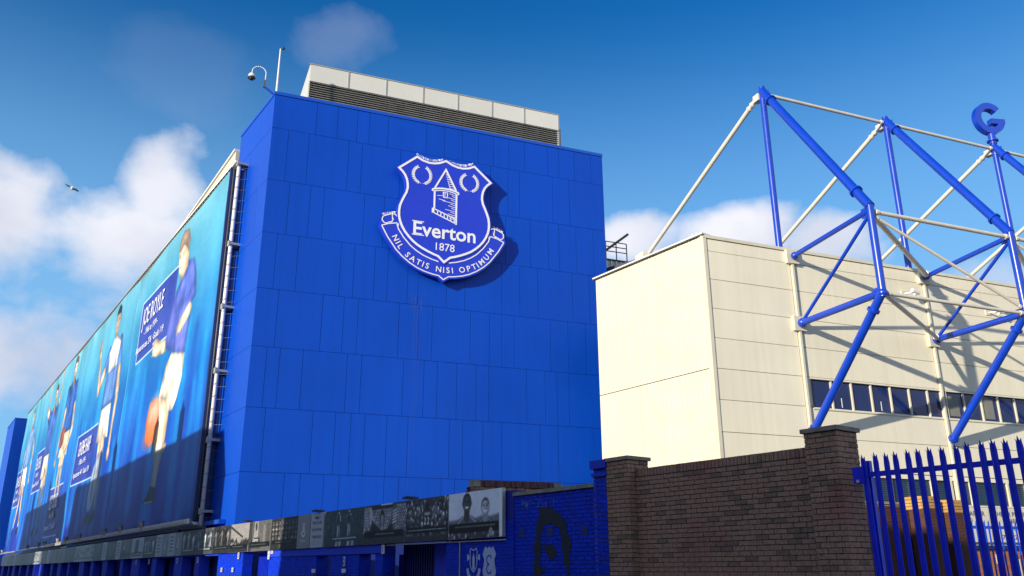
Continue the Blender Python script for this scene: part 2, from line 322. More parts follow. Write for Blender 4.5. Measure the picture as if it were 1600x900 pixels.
# ------------------------------------------------------------------ painted prints (flat posters): colour attribute on a fine sheet
def smoothnoise(nu, nz, cu, cz):
    g = rng.random((cz + 2, cu + 2)); x = np.linspace(0, cu, nu); z = np.linspace(0, cz, nz)
    xi = x.astype(int).clip(0, cu); zi = z.astype(int).clip(0, cz); fx = x - xi; fz = (z - zi)[:, None]
    fx = fx * fx * (3 - 2 * fx); fz = fz * fz * (3 - 2 * fz)
    a = g[zi][:, xi]; b = g[zi][:, xi + 1]; c = g[zi + 1][:, xi]; d = g[zi + 1][:, xi + 1]
    return (a * (1 - fx) + b * fx) * (1 - fz) + (c * (1 - fx) + d * fx) * fz
class Canvas:
    """x runs in reading direction; covers x0..x1, z0..z1"""
    def __init__(s, x0, x1, z0, z1, nu, nz):
        s.b = (x0, x1, z0, z1); s.nu, s.nz = nu, nz
        s.X, s.Z = np.meshgrid(np.linspace(x0, x1, nu), np.linspace(z0, z1, nz)); s.C = np.zeros((nz, nu, 3))
    def blend(s, a, col):
        a = np.clip(a, 0, 1)[..., None]; s.C = s.C * (1 - a) + np.asarray(col) * a
    def cover(s, d, soft): return np.clip(.5 - d / (2 * soft), 0, 1)
    def capsule(s, a, b, ra, rb, col, soft=.04, k=1):
        ax, az = a; bx, bz = b; dx, dz = bx - ax, bz - az; l2 = dx * dx + dz * dz + 1e-9
        t = np.clip(((s.X - ax) * dx + (s.Z - az) * dz) / l2, 0, 1)
        d = np.hypot(s.X - ax - t * dx, s.Z - az - t * dz) - (ra + (rb - ra) * t); s.blend(s.cover(d, soft) * k, s.tone(col, d, k)); return d
    folds = None
    def tone(s, col, d, k):
        """photographic modelling inside a printed shape: darker rim, creases"""
        if s.folds is None or k < 1: return np.asarray(col)
        rim = np.clip(-d / .55, 0, 1); rim = .62 + .42 * rim ** .7
        return np.clip(np.asarray(col) * (rim * (1 + s.folds))[..., None], 0, 1)
    def ellipse(s, c, rx, rz, col, soft=.04, k=1):
        d = (np.hypot((s.X - c[0]) / rx, (s.Z - c[1]) / rz) - 1) * min(rx, rz); s.blend(s.cover(d, soft) * k, s.tone(col, d, k))
    def polyd(s, pts):
        d = np.full(s.X.shape, 1e9); ins = np.zeros(s.X.shape, bool); n = len(pts)
        for i in range(n):
            (ax, az), (bx, bz) = pts[i], pts[(i + 1) % n]; dx, dz = bx - ax, bz - az
            t = np.clip(((s.X - ax) * dx + (s.Z - az) * dz) / (dx * dx + dz * dz + 1e-9), 0, 1)
            d = np.minimum(d, np.hypot(s.X - ax - t * dx, s.Z - az - t * dz))
            c = ((az > s.Z) != (bz > s.Z)); xx = ax + (s.Z - az) * dx / (dz if abs(dz) > 1e-9 else 1e-9); ins ^= c & (s.X < xx)
        return np.where(ins, -d, d)
    def poly(s, pts, col, soft=.04, k=1):
        d = s.polyd(pts); s.blend(s.cover(d, soft) * k, s.tone(col, d, k))
    def rect(s, x0, x1, z0, z1, col, soft=.02, k=1):
        d = np.maximum(np.maximum(x0 - s.X, s.X - x1), np.maximum(z0 - s.Z, s.Z - z1)); s.blend(s.cover(d, soft) * k, col)
    def sheet(s, name, m, parent, place):
        me = bpy.data.meshes.new(name); X = s.X.ravel(); Z = s.Z.ravel(); n = X.size
        co = place(X, Z).astype(np.float32)
        i = np.arange((s.nz - 1) * (s.nu - 1)); r = i // (s.nu - 1); c = i % (s.nu - 1); a = r * s.nu + c
        q = np.stack([a, a + 1, a + 1 + s.nu, a + s.nu], 1).astype(np.int32)
        me.vertices.add(n); me.vertices.foreach_set('co', co.ravel()); me.loops.add(q.size); me.loops.foreach_set('vertex_index', q.ravel())
        me.polygons.add(len(q)); me.polygons.foreach_set('loop_start', np.arange(0, q.size, 4, dtype=np.int32))
        me.update(calc_edges=True)
        at = me.color_attributes.new('print', 'FLOAT_COLOR', 'POINT'); sr = np.clip(s.C.reshape(-1, 3), 0, 1)
        ln = np.where(sr <= .04045, sr / 12.92, ((sr + .055) / 1.055) ** 2.4)
        at.data.foreach_set('color', np.concatenate([ln, np.ones((n, 1))], 1).astype(np.float32).ravel())
        me.materials.append(m); return link(name, me, parent)

# ------------------------------------------------------------------ ground
def ground():
    struct(MB().box(-2500, 2500, -2500, 2500, -.5, -.02).build('ground', mat('far_ground', (.09, .085, .075), .95)))
    def strip(name, m, x0, x1, y0, y1, z0, z1):
        mb = MB(); c = [ST.p(x, y) for x, y in ((x0, y0), (x1, y0), (x1, y1), (x0, y1))]
        mb.add([(q.x, q.y, z0) for q in c] + [(q.x, q.y, z1) for q in c], [(0, 3, 2, 1), (4, 5, 6, 7), (0, 1, 5, 4), (1, 2, 6, 5), (2, 3, 7, 6), (3, 0, 4, 7)])
        return struct(mb.build(name, m))
    strip('road', M_road, -150, 260, 2.65, 8.9, -.3, 0)
    strip('pavement', M_pave, -150, 260, .3, 2.5, -.3, .12); strip('pavement', M_pave, -150, 260, 9.05, 13.2, -.3, .12)
    strip('kerb', M_kerb, -150, 260, 2.5, 2.65, -.3, .125); strip('kerb', M_kerb, -150, 260, 8.9, 9.05, -.3, .125)
    strip('yard_ground', M_yard, -150, 12, -60, -.25, -.3, .05)
    strip('road_marking', mat('road_white', (.7, .7, .68), .8, var=.15), -150, 260, 5.7, 5.82, -.05, .004)
ground()

# ------------------------------------------------------------------ brickwork
BR_L, BR_H, BR_D, J = .215, .065, .10, .010
def brick_templates(m, L, H, D, n=5, tag=''):
    out = []
    for k in range(n):
        j = lambda a: random.uniform(-a, a)
        c = .004; mb = MB()
        # front face proud with a small worn bevel; y=0 is the face
        x0, x1, z0, z1 = -L / 2 + j(.002), L / 2 + j(.002), -H / 2 + j(.001), H / 2 + j(.001)
        f = [(x0 + c, j(.002), z0 + c), (x1 - c, j(.002), z0 + c), (x1 - c, j(.002), z1 - c), (x0 + c, j(.002), z1 - c)]
        s_ = [(x0, -c, z0), (x1, -c, z0), (x1, -c, z1), (x0, -c, z1)]; bk = [(x0, -D, z0), (x1, -D, z0), (x1, -D, z1), (x0, -D, z1)]
        mb.add(f + s_ + bk, [(0, 1, 2, 3)] + [(i, 4 + i, 4 + (i + 1) % 4, (i + 1) % 4) for i in range(4)] + [(4 + i, 8 + i, 8 + (i + 1) % 4, 4 + (i + 1) % 4) for i in range(4)])
        me = mb.mesh('brick'); me.materials.append(m); out.append(me)
    return out
def lay(root, origin, rot, length, z0, z1, mo, mi, parts_from, budget, first='brick', lens=None, soldier=False, joined=None):
    """courses on a face: origin = local point at x start, rot = local z rotation (face looks along its +y), laid along local +x"""
    T = {}
    ca, sa = math.cos(rot), math.sin(rot); n = 0; k = 0; z = z1
    P = []
    if soldier:
        i = 0; x = 0
        while x + .065 <= length + .02:
            P.append((x + .0325, z1 - BR_L / 2 * .5 - .02, .065, BR_L * .52 + .02)); x += .075
        z = z1 - BR_L * .52 - .04
    row = 0
    while z - .075 > z0:
        zc = z - .0375; x = -(.1125 if row % 2 else 0)
        while x < length - .01:
            a = max(x, 0) ; b = min(x + .225, length)
            if b - a > .03: P.append(((a + b) / 2, zc, b - a - J, BR_H))
            x += .225
        z -= .075; row += 1
    P.sort(key=lambda p: -p[1])
    own = MB() if joined is None else joined
    for (x, zc, L, H) in P:
        px, py = origin[0] + ca * x, origin[1] + sa * x
        if zc > parts_from and n < budget:
            key = (round(L, 2), round(H, 2))
            if key not in T: T[key] = brick_templates(mo, L, H, BR_D, 4)
            o = link(first, random.choice(T[key]), root, (px, py, zc + random.uniform(-.0015, .0015)), (random.uniform(-.006, .006), random.uniform(-.004, .004), rot + random.uniform(-.006, .006))); n += 1
        else:
            dy = random.uniform(-.003, .003); q = [(-L / 2, dy, -H / 2), (L / 2, dy, -H / 2), (L / 2, dy, H / 2), (-L / 2, dy, H / 2)]
            q2 = [(a, -.05, c) for a, _, c in q]
            own.add([(px + ca * a - sa * b, py + sa * a + ca * b, zc + c) for a, b, c in q + q2], [(0, 1, 2, 3), (0, 4, 5, 1), (1, 5, 6, 2), (2, 6, 7, 3), (3, 7, 4, 0)])
    if joined is None and own.v: stuff(own.build('lower_brickwork', mi, root))
    return n

PI = math.pi
# ---- brown brick gate pier (near) ----
def brick_pier(label, x0, w, ztop, cap_over, budget, blue_from=None):
    r = thing('brick_pier', label, 'brick pier', ST, (x0, 0, 0), 'brick piers of the street wall')
    box('mortar_core', M_mortar, r, .012, w - .012, -.508, -.012, 0, ztop - .06)
    jm = MB()
    # front face looks to the street (+y): lay from far end so the face normal is +y (rot = pi)
    # lay() bricks face local +y, x running along; with rot 0 the face looks +y
    bw = w if blue_from is None else blue_from
    lay(r, (0, 0), 0, bw, .1, ztop - .065, M_brick_o, M_brick_i, 1.5, budget, joined=jm)
    # right hand face looks along -x : rot = +90deg -> +y face looks to -x
    lay(r, (0, -.52), PI / 2, .52, .1, ztop - .065, M_brick_o, M_brick_i, 1.5, budget, joined=jm)
    lay(r, (w, 0), -PI / 2, .52, .1, ztop - .065, M_brick_o, M_brick_i, 9, 0, joined=jm)
    stuff(jm.build('lower_brickwork', M_brick_i, r))
    MB().box(-cap_over, bw + (cap_over if blue_from is None else 0), -.52 - cap_over, cap_over, ztop - .062, ztop).build('cap', M_cap, r)
    return r
pier2 = brick_pier('dark brown brick pier with flat stone cap, nearest the palisade fence', 0, .52, 3.54, .035, 300)
pier1 = brick_pier('brown brick pier whose left part is painted blue, between painted wall and bare brick wall', 4.12, .9, 3.54, .035, 300, blue_from=.56)
box('painted_core', M_bmortar, pier1, .56, .895, -.50, -.014, 0, 3.40)
jm = MB(); lay(pier1, (.56, 0), 0, .345, .1, 3.43, M_bbrick_o, M_bbrick_i, 1.5, 100, first='painted_brick', joined=jm)
stuff(jm.build('painted_lower_brickwork', M_bbrick_i, pier1))
MB().box(.53, .945, -.52, .045, 3.38, 3.53).box(.54, .925, -.52, .028, 3.24, 3.30).build('painted_cap', M_bluewall, pier1)

# ---- bare brown wall between the piers ----
wall = thing('brick_wall', 'long bare brown brick wall with a soldier course on top, between the two brick piers', 'brick wall', ST, (.52, -.17, 0))
box('mortar_core', M_mortar, wall, 0, 3.6, -.21, -.012, 0, 3.30)
lay(wall, (0, 0), 0, 3.6, .1, 3.32, M_brick_o, M_brick_i, 1.45, 300, soldier=True)

# ---- blue painted wall with the stencil ----
bw = thing('painted_brick_wall', 'blue painted brick wall with dark stencilled face, left of the brown brick pier', 'painted wall', ST, (5.02, -.12, 0))
box('mortar_core', M_bmortar, bw, 0, 2.56, -.25, -.012, 0, 3.06)
lay(bw, (0, 0), 0, 2.56, .1, 3.07, M_bbrick_o, M_bbrick_i, 1.45, 300)
mbc = MB()
for i in range(5):
    x0 = i * .512; MB().box(x0 + .004, x0 + .508, -.30, .05, 3.075 + random.uniform(-.003, .003), 3.145).build('coping_stone', M_stone, bw)
# stencil: dark hair, eye socket and jaw as paint lying on the brick face
def stencil():
    def g(X, Y): # crop pixels -> wall plane metres (fixed numbers measured once)
        return ((-.0211 * X / 6.43 * 1.0), 0)
    P = lambda pts: pts
    o = Canvas(-2.3, -.2, 1.2, 2.95, 150, 126)   # reading direction; wall x = -X
    # in photo pixels (x 800 + X/6.43, y 760 + Y/6.43) -> (s, z)
    def W(X, Y):
        px, py = 800 + X / 6.43, 760 + Y / 6.43
        return (-(unproj(px, py)[0]), unproj(px, py)[1])
    H = [W(*p) for p in [(275, 205), (300, 215), (380, 205), (400, 225), (440, 235), (455, 270), (490, 275), (500, 320), (545, 350), (548, 440), (570, 500), (600, 560), (590, 640), (575, 720), (590, 790), (572, 800), (580, 900), (552, 900), (545, 790), (515, 785), (512, 690), (490, 560), (488, 470), (465, 415), (420, 395), (395, 375), (355, 390), (315, 395), (305, 460), (280, 500), (285, 560), (300, 600), (292, 680), (275, 770), (300, 820), (340, 830), (340, 862), (300, 870), (305, 905), (215, 905), (220, 800), (228, 680), (215, 600), (240, 560), (240, 470), (248, 380), (265, 330)]]
    E = [W(*p) for p in [(310, 595), (380, 585), (425, 610), (448, 665), (440, 715), (400, 740), (370, 735), (350, 690), (335, 630)]]
    a = o.cover(np.minimum(o.polyd(H), o.polyd(E)), .02) + (smoothnoise(150, 126, 40, 34) - .5) * .5
    keep = a > .5
    mb = MB(); dx = 2.1 / 149; dz = 1.75 / 125
    for j in range(125):
        i = 0
        while i < 149:
            if keep[j, i]:
                k = i
                while k < 149 and keep[j, k]: k += 1
                x0, x1 = -(o.X[j, i]), -(o.X[j, k - 1] + dx); z = o.Z[j, i]
                mb.add([(x0, .0065, z), (x1, .0065, z), (x1, .0065, z + dz), (x0, .0065, z + dz)], [(0, 1, 2, 3)]); i = k
            else: i += 1
    mb.build('stencil_face', M_graf, bw)
CAMF = (math.cos(R(18.325)), math.sin(R(18.325)))
def unproj_frame(fr, y, px, py):
    """where the sight line of a measured photo point meets the upright plane y of a frame: used to read real sizes off the photograph"""
    rr = R(-.2528); r = Vector((1, 0, 0)); u = Vector((0, -CAMF[1], CAMF[0])); f = Vector((0, CAMF[0], CAMF[1]))
    r2 = r * math.cos(rr) + u * math.sin(rr); u2 = u * math.cos(rr) - r * math.sin(rr)
    d = r2 * (px - 800) + u2 * (450 - py) + f * 1325.07
    o = fr.o + fr.v * y; t = (o.dot(fr.v)) / d.dot(fr.v); h = d * t
    return ((h - fr.o).dot(fr.u), h.z + 1.65)
def unproj(px, py):
    a, z = unproj_frame(ST, -.12, px, py); return a - 5.02, z
stencil()
# dark square patches and chalky marks
for (px, py) in ((816, 833), (860, 831), (914, 828)):
    a, z = unproj(px, py); mbq = MB().box(a - .085, a + .085, 0.004, .0085, z - .085, z + .085); mbq.build('square_patch', mat('patch_blue', (.002, .018, .17), .6), bw)
sm = MB()
for k in range(26):
    a, z = unproj(random.choice([random.gauss(822, 5), random.gauss(850, 8)]), random.gauss(787, 3.5)); w = random.uniform(.01, .07); h = random.uniform(.003, .01)
    if random.random() < .5: w, h = h, w
    sm.add([(a - w, .0062, z - h), (a + w, .0062, z - h), (a + w, .0062, z + h), (a - w, .0062, z + h)], [(0, 1, 2, 3)])
stuff(sm.build('chalk_marks', mat('chalk_blue', (.10, .20, .50), .8), bw))

# ---- little coped wall standing behind the photo boards ----
sw = thing('coped_wall', 'short brick wall end with red tile coping behind the photo boards', 'garden wall', None, (0, 0, 0))
sw.location = ST.p(9.2, -.25); sw.rotation_euler = (0, 0, FF.t)
box('mortar_core', M_mortar, sw, .02, 2.1, .02, .28, 0, 3.36)
jm = MB(); lay(sw, (2.12, 0), PI, 2.12, 2.9, 3.40, M_brick_o, M_brick_i, 3.0, 60, joined=jm); lay(sw, (0, .3), -PI / 2 , .3, 2.9, 3.4, M_brick_o, M_brick_i, 3.0, 20, joined=jm)
if jm.v: stuff(jm.build('lower_brickwork', M_brick_i, sw))
tm = MB().prism([(-.045, 3.40), (.045, 3.40), (.045, 3.53), (0, 3.55), (-.045, 3.53)], -.04, .34).mesh('coping_tile'); tm.materials.append(M_tile)
for i in range(19): link('coping_tile', tm, sw, (.17 + i * .093, 0, random.uniform(-.003, .003)), (random.uniform(-.01, .01), 0, random.uniform(-.02, .02)))
MB().box(-.03, .12, -.03, .33, 3.40, 3.56).build('end_stone', M_stone, sw); MB().prism([(1.93, 3.40), (2.2, 3.40), (2.1, 3.53), (1.93, 3.54)], -.03, .33).build('end_stone', M_stone, sw)

# ---- long blue street wall with its doorways ----
lw = thing('painted_street_wall', 'long low blue painted wall with turnstile doorways under the photo boards', 'street wall', ST, (7.58, 0, 0))
def topz(s): return 3.27 - .0066 * (s - 7.8)
def boardh(s): return .985 - .0031 * (s - 7.8)
X = lambda s: s - 7.58
solid = [(7.58, 10.1, 3.2), (13.0, 13.42, 3.2), (14.3, 16.0, 3.2), (16.9, 20.42, 3.2), (22.75, 25.2, 3.2)]
gap = [(10.1, 13.0, 2.27), (13.42, 14.3, 2.03), (16.0, 16.9, 2.03), (20.42, 22.75, 2.24)]
s_ = 25.2; k = 0
while s_ < 84:
    g_ = (2.0, 1.6, 2.6)[k % 3]; gap.append((s_, s_ + g_, 2.15)); s_ += g_; w_ = (.55, 1.0, .7, 1.3)[k % 4]; solid.append((s_, s_ + w_, 3.15)); s_ += w_; k += 1
jb = MB()
for i, (a, b, zt) in enumerate(solid):
    far = a > 26
    box('wall_pier', M_bmortar if not far else M_bluewall, lw, X(a) + .002, X(b) - .002, -.45, -.112 if not far else -.08, 0, min(zt, topz(b) - .03))
    if not far:
        lay(lw, (X(a), -.10), 0, b - a, .2, 2.25 if a > 8 else 2.6, M_bbrick_o, M_bbrick_i, 9, 0, joined=jb)
        for (xe, rt) in ((a, PI / 2), ):
            lay(lw, (X(a), -.44), PI / 2, .33, .2, 2.2, M_bbrick_o, M_bbrick_i, 9, 0, joined=jb)
stuff(jb.build('painted_brickwork', M_bbrick_i, lw))
for (a, b, zt) in gap:
    zz = topz(b) - .03
    box('lintel', M_bluewall, lw, X(a), X(b), -.45, -.09, zt, zz)
    box('reveal_back', M_core, lw, X(a), X(b), -1.35, -1.3, 0, zt)
    if b < 24 or (b - a) > 1.9:
        if b - a < 1: box('door', M_bluedoor, lw, X(a) + .12, X(a) + .62, -.62, -.56, 0, zt - .12)
        else:
            # slatted steel gate: upright bars on a dark sheet, with a flat blue door leaf in it
            box('shutter_sheet', M_bluedark, lw, X(a) + .03, X(b) - .03, -.75, -.70, 0, zt - .02)
            m_ = MB(); x = X(a) + .06
            while x < X(b) - .06:
                m_.box(x, x + .05, -.70, -.655, 0, zt - .03); x += .11
            stuff(m_.build('shutter_ribs', M_bluedark if b < 20 else M_bluedoor, lw))
            dx = X(a) + (b - a) * .25; box('door', M_bluedoor, lw, dx, dx + .55, -.65, -.60, 0, zt - .06)
box('lintel_band', M_bluewall, lw, X(13.0), X(20.42), -.10, -.06, 2.04, 2.30)
# number plates and small signs on the wall
def plate(s0, z, w, h, txt, label, y=-.05):
    t = thing('number_plate', label, 'small sign', ST, (s0, y, z)); box('plate', M_plate, t, -w / 2, w / 2, -.01, .012, -h / 2, h / 2)
    if txt:
        mb = MB(); n = len(txt)
        for i, ch in enumerate(txt): put_text(mb, ch, h / n * .95, 0, h / 2 - h * (i + .82) / n, .015, flip=-1, bold=.02)
        mb.build('lettering', M_signtext, t)
    return t
plate(12.93, 2.13, .13, .22, '1', 'white plate under the boards, at the left edge of the dark shuttered opening')
plate(20.36, 2.12, .14, .30, '349', 'tall white number plate at the right edge of the sunlit gate'); plate(20.12, 2.20, .16, .13, '5', 'squarish white plate beside the tall number plate')
plate(15.05, 1.86, .09, .24, '2', 'narrow white plate on the pillar between the two doorways'); plate(23.05, 2.12, .12, .22, '3', 'white number plate at the left edge of the sunlit gate')
plate(16.95, 1.62, .22, .10, '', 'small blank white sign left of the narrow doorway, near the picture bottom'); plate(15.05, 1.62, .22, .10, '', 'small blank white sign below the narrow plate between the doorways')
plate(23.5, 1.66, .14, .14, '8', 'small cream sign on the sunlit brick pillar, right one of two'); plate(24.6, 1.66, .14, .14, '8', 'small cream sign on the sunlit brick pillar, left one of two')
for i, s0 in enumerate((27.35, 29.9, 34.0, 36.1)):
    o = plate(s0, 2.02, .12, .2, '4', 'small white plate on a blue pillar, %s plate left of the sunlit gate' % ORD[i]); o['group'] = 'plates on the far street wall'

# painted club crests on the wall, between boards and picture bottom
def painted_crest(s0, z0, kind, label):
    t = thing('painted_crest', label, 'wall painting', ST, (s0, -.094, z0))
    mb = MB(); y0, y1 = 0, .003
    if kind == 0:
        sh = [(0, .27), (.10, .31), (.14, .25), (.12, .16), (.13, 0), (.09, -.10), (0, -.17), (-.09, -.10), (-.13, 0), (-.12, .16), (-.14, .25), (-.10, .31)]
        mb.ribbon(sh, .024, y0, y1, True)
        mb.prism([(-.04, -.12), (.04, -.12), (.04, .12), (0, .22), (-.04, .12)], y0, y1)
        mb.prism([(.14, .10), (.24, .06), (.24, .20), (.17, .17)], y0, y1); mb.prism([(-.14, .10), (-.17, .17), (-.24, .20), (-.24, .06)], y0, y1)
        mb.ribbon([(-.23, -.10), (-.19, -.22), (-.10, -.31), (0, -.34), (.10, -.31), (.19, -.22), (.23, -.10)], .085, y0, y1)
        put_text(mb, 'Everton', .13, 0, -.52, .002, -1)
    else:
        out = [(0, .34), (.06, .30), (.14, .34), (.20, .26), (.24, .18), (.18, .08), (.20, -.04), (.24, -.16), (.18, -.32), (.08, -.34), (0, -.40), (-.08, -.34), (-.18, -.32), (-.24, -.16), (-.20, -.04), (-.18, .08), (-.24, .18), (-.20, .26), (-.14, .34), (-.06, .30)]
        mb.prism(out, y0, y1); put_text(mb, 'E F C', .1, 0, -.54, .002, -1)
    mb.build('emblem', M_crestpaint, t)
    if kind:
        # the rounded letter E, open side to the right of the reader (-x)
        a = MB(); arc = lambda cz, r, t0, t1: [(r * math.cos(R(q)) * -1, cz + r * math.sin(R(q))) for q in np.linspace(t0, t1, 9)]
        a.ribbon(arc(.07, .09, 20, 270), .03, .003, .006); a.ribbon(arc(-.11, .09, 90, 340), .03, .003, .006)
        a.build('letter', M_bluewall, t)
painted_crest(9.0, 1.76, 0, 'left one of two pale crests painted on the blue wall, outlined shield with scroll')
painted_crest(8.42, 1.76, 1, 'right one of two pale crests painted on the blue wall, filled shield with dark E')

# ------------------------------------------------------------------ monochrome photo boards along the wall top
def boards():
    def grain(c, k=.10):
        n = (smoothnoise(c.nu, c.nz, 26, 18) - .5) * k + (smoothnoise(c.nu, c.nz, 70, 40) - .5) * k
        c.C += n[..., None] * (c.C.mean(axis=2, keepdims=True) + .25)
    W = 2.0
    def mono(v): return (v * .96, v * 1.0, v * 1.04)
    def person(c, x, z, h, skin, shirt, hair, smile=True, lean=0):
        """head and shoulders; h = head height, z = chin"""
        w = h * .46
        c.poly([(x - h * 1.45, z - h * 1.6), (x - h * 1.3, z - h * .75), (x - h * .5, z - h * .32), (x + h * .5, z - h * .32), (x + h * 1.3, z - h * .75), (x + h * 1.45, z - h * 1.6)], mono(shirt), .03)
        c.capsule((x - h * .36, z - h * .36), (x - h * .95, z - h * .72), .012, .012, mono(min(1, shirt + .35)), .012); c.capsule((x + h * .36, z - h * .36), (x + h * .95, z - h * .72), .012, .012, mono(min(1, shirt + .35)), .012)
        c.capsule((x, z - h * .42), (x, z + h * .1), w * .62, w * .6, mono(skin * .75), .02)
        c.ellipse((x + lean, z + h * .5), w, h * .55, mono(hair), .02); c.ellipse((x + lean, z + h * .42), w * .9, h * .47, mono(skin), .02)
        c.ellipse((x + lean + w * .45, z + h * .35), w * .4, h * .36, mono(skin * .7), .05, .6)
        for sx in (-1, 1):
            c.ellipse((x + lean + sx * w * .4, z + h * .52), w * .2, h * .05, mono(skin * .3), .01); c.ellipse((x + lean + sx * w * .4, z + h * .63), w * .24, h * .025, mono(skin * .35), .01, .8)
            c.ellipse((x + lean + sx * w * .98, z + h * .42), w * .14, h * .12, mono(skin * .8), .01)
        c.ellipse((x + lean, z + h * .36), w * .16, h * .06, mono(skin * .6), .015, .8)
        c.ellipse((x + lean, z + h * .19), w * .42, h * .065, mono(.9 if smile else skin * .4), .01)
    def standing(c, x, z, h, shirt, rnd):
        s_ = h / 7.5; v = rnd
        c.capsule((x - s_ * .5, z), (x - s_ * .3, z + h * .48), s_ * .3, s_ * .42, mono(.55), .015); c.capsule((x + s_ * .7, z), (x + s_ * .3, z + h * .48), s_ * .3, s_ * .42, mono(.5), .015)
        c.capsule((x, z + h * .46), (x, z + h * .78), s_ * .62, s_ * .85, mono(shirt), .015)
        c.capsule((x - s_ * .9, z + h * .76), (x - s_ * (1.3 + v), z + h * (.5 + v * .2)), s_ * .3, s_ * .2, mono(shirt + .2), .015)
        c.capsule((x + s_ * .9, z + h * .76), (x + s_ * (1.5 - v), z + h * (.5 + v * .3)), s_ * .3, s_ * .2, mono(.65), .015)
        c.ellipse((x, z + h * .91), s_ * .42, s_ * .55, mono(.68), .012); c.ellipse((x, z + h * .96), s_ * .44, s_ * .36, mono(.2), .012)
    def caption(c, w, n0=.1, n1=.9, z=.22, band=.15):
        c.rect(w * .04, w * .96, z - band / 2, z + band / 2, (.035, .085, .10), .01, .94)
        x = w * n0
        while x < w * n1:
            l = random.uniform(.03, .10); c.rect(x, x + l, z - .008, z + .010, (.72, .76, .72), .006, .85); x += l + .02
    def crowd(c, w, lo, hi, n, z0=0, z1=1, s=.05):
        for _ in range(n):
            x, z = random.uniform(0, w), random.uniform(z0, z1); v = random.uniform(lo, hi)
            c.ellipse((x, z - s * 1.3), s * 1.2, s * 1.1, mono(v * .6), .02); c.ellipse((x, z), s * .6, s * .8, mono(min(1, v * 1.3)), .015)
    kinds = [  # s0, s1, kind, label
        (7.83, 9.86, 'two', 'nearest photo board, two smiling men against a pale sky'),
        (9.87, 11.77, 'back', 'photo board of a player seen from behind facing a crowd'),
        (11.78, 13.93, 'fan', 'photo board of a dark haired figure with raised scarf before seats'),
        (13.94, 16.24, 'pair', 'photo board of two players side by side on a dark green grey ground'),
        (16.36, 17.22, 'sign', 'pale grey board lettered FAMILY ENCLOSURE with rows and turnstiles'),
        (17.27, 18.14, 'crest', 'plain grey board with a pale crest, beside the lettered board'),
        (18.15, 20.17, 'grid', 'sunlit photo board of rows of small team portraits'),
        (20.18, 22.10, 'shirt', 'sunlit photo board with long haired head above the word Everton'),
        (22.11, 23.95, 'roof', 'sunlit photo board showing a pitched stand roof and crowd'),
        (23.96, 25.6, 'crowdtree', 'photo board half in sun with figures before dark trees'),
        (25.61, 27.5, 'action', 'shaded photo board of players in action, right of the plain grey boards'),
        (27.51, 29.4, 'action', 'shaded photo board of a lone jumping player, left of the action board')]
    s_ = 29.41; k = 0
    seq = ['crest', 'sign', 'crest', 'sign', 'action', 'white', 'shirt', 'sign', 'grid', 'sign', 'dark', 'sunny', 'sunny', 'dark', 'plain', 'plain', 'sign', 'plain', 'sunny', 'plain', 'dark', 'plain', 'sign', 'plain']
    while s_ < 78:
        kd = seq[k % len(seq)]; w = .9 if kd in ('crest', 'sign') else 2.0 + (s_ > 45) * .6
        kinds.append((s_, s_ + w - .01, kd, None)); s_ += w; k += 1
    for i, (a, b, kd, lab) in enumerate(kinds):
        w = b - a; mid = (a + b) / 2; zt = topz(mid); h = boardh(mid)
        g = None
        if lab is None: lab = 'one of the many small far boards in the row running away left under the banners'; g = 'far boards under the banners'
        if g:
            nf = i - 12; look = {'crest': 'plain grey board with small pale crest', 'sign': 'grey lettered board', 'action': 'dark board with moving players', 'white': 'pale board with one dark upright shape', 'shirt': 'board with long haired head', 'grid': 'board of small portrait rows', 'dark': 'very dark plain board', 'sunny': 'lighter board of figures', 'plain': 'dull grey blank board'}[kd]
            lab = look + ', %s in the far row under the banners' % ORD[nf]
        t = thing('photo_board' if kd not in ('sign',) else 'notice_board', lab, 'photo board' if kd != 'sign' else 'notice board', ST, (a, 0, zt - h), g or 'boards along the wall top')
        tilt = (topz(b) - topz(a)) / w
        back = MB().add([(0, -.08, 0), (w, -.08, tilt * w), (w, -.004, tilt * w), (0, -.004, 0), (0, -.08, h), (w, -.08, h + tilt * w), (w, -.004, h + tilt * w), (0, -.004, h)], [(0, 3, 2, 1), (4, 5, 6, 7), (0, 1, 5, 4), (1, 2, 6, 5), (2, 3, 7, 6), (3, 0, 4, 7)])
        back.build('backing', M_grey, t)
        near = a < 24; nu = int(w * (70 if near else 26)) + 2; nz = 62 if near else 26
        c = Canvas(0, w, 0, 1, nu, nz)     # reading x ; picture left = board far end (x = w - X)
        base = {'two': .66, 'sign': .56, 'crest': .44, 'white': .55, 'sunny': .5, 'plain': .30, 'dark': .2}.get(kd, .22); c.C[:] = mono(base)
        if kd == 'two':
            c.C[:] = mono(.80); c.C += (smoothnoise(c.nu, c.nz, 4, 3)[..., None] - .5) * .05
            c.poly([(0, .30), (0, .40), (.4, .42), (.9, .40), (1.3, .47), (1.6, .44), (w, .50), (w, .3)], mono(.42), .03)
            person(c, .72, .60, .36, .30, .36, .10); person(c, 1.42, .50, .32, .72, .26, .16, lean=.0)
            c.rect(0, w, 0, .30, mono(.24), .03); crowd(c, w, .2, .6, 16, 0, .12, .05)
            c.rect(.02, w - .13, .13, .33, (.03, .07, .085), .008); caption(c, w - .1, .13, .9, .255, 0.001)
            c.ellipse((1.62, .12), .07, .09, mono(.55), .01); c.rect(w - .11, w, 0, 1, mono(.84), .01)
        elif kd == 'back':
            crowd(c, w, .2, .75, 150, .15, 1, .045); c.rect(0, w, 0, .12, mono(.2), .03)
            c.capsule((.98, .30), (.98, .60), .17, .20, mono(.18), .02); c.ellipse((.98, .80), .07, .10, mono(.1), .02); c.ellipse((.98, .63), .15, .04, mono(.6), .015)
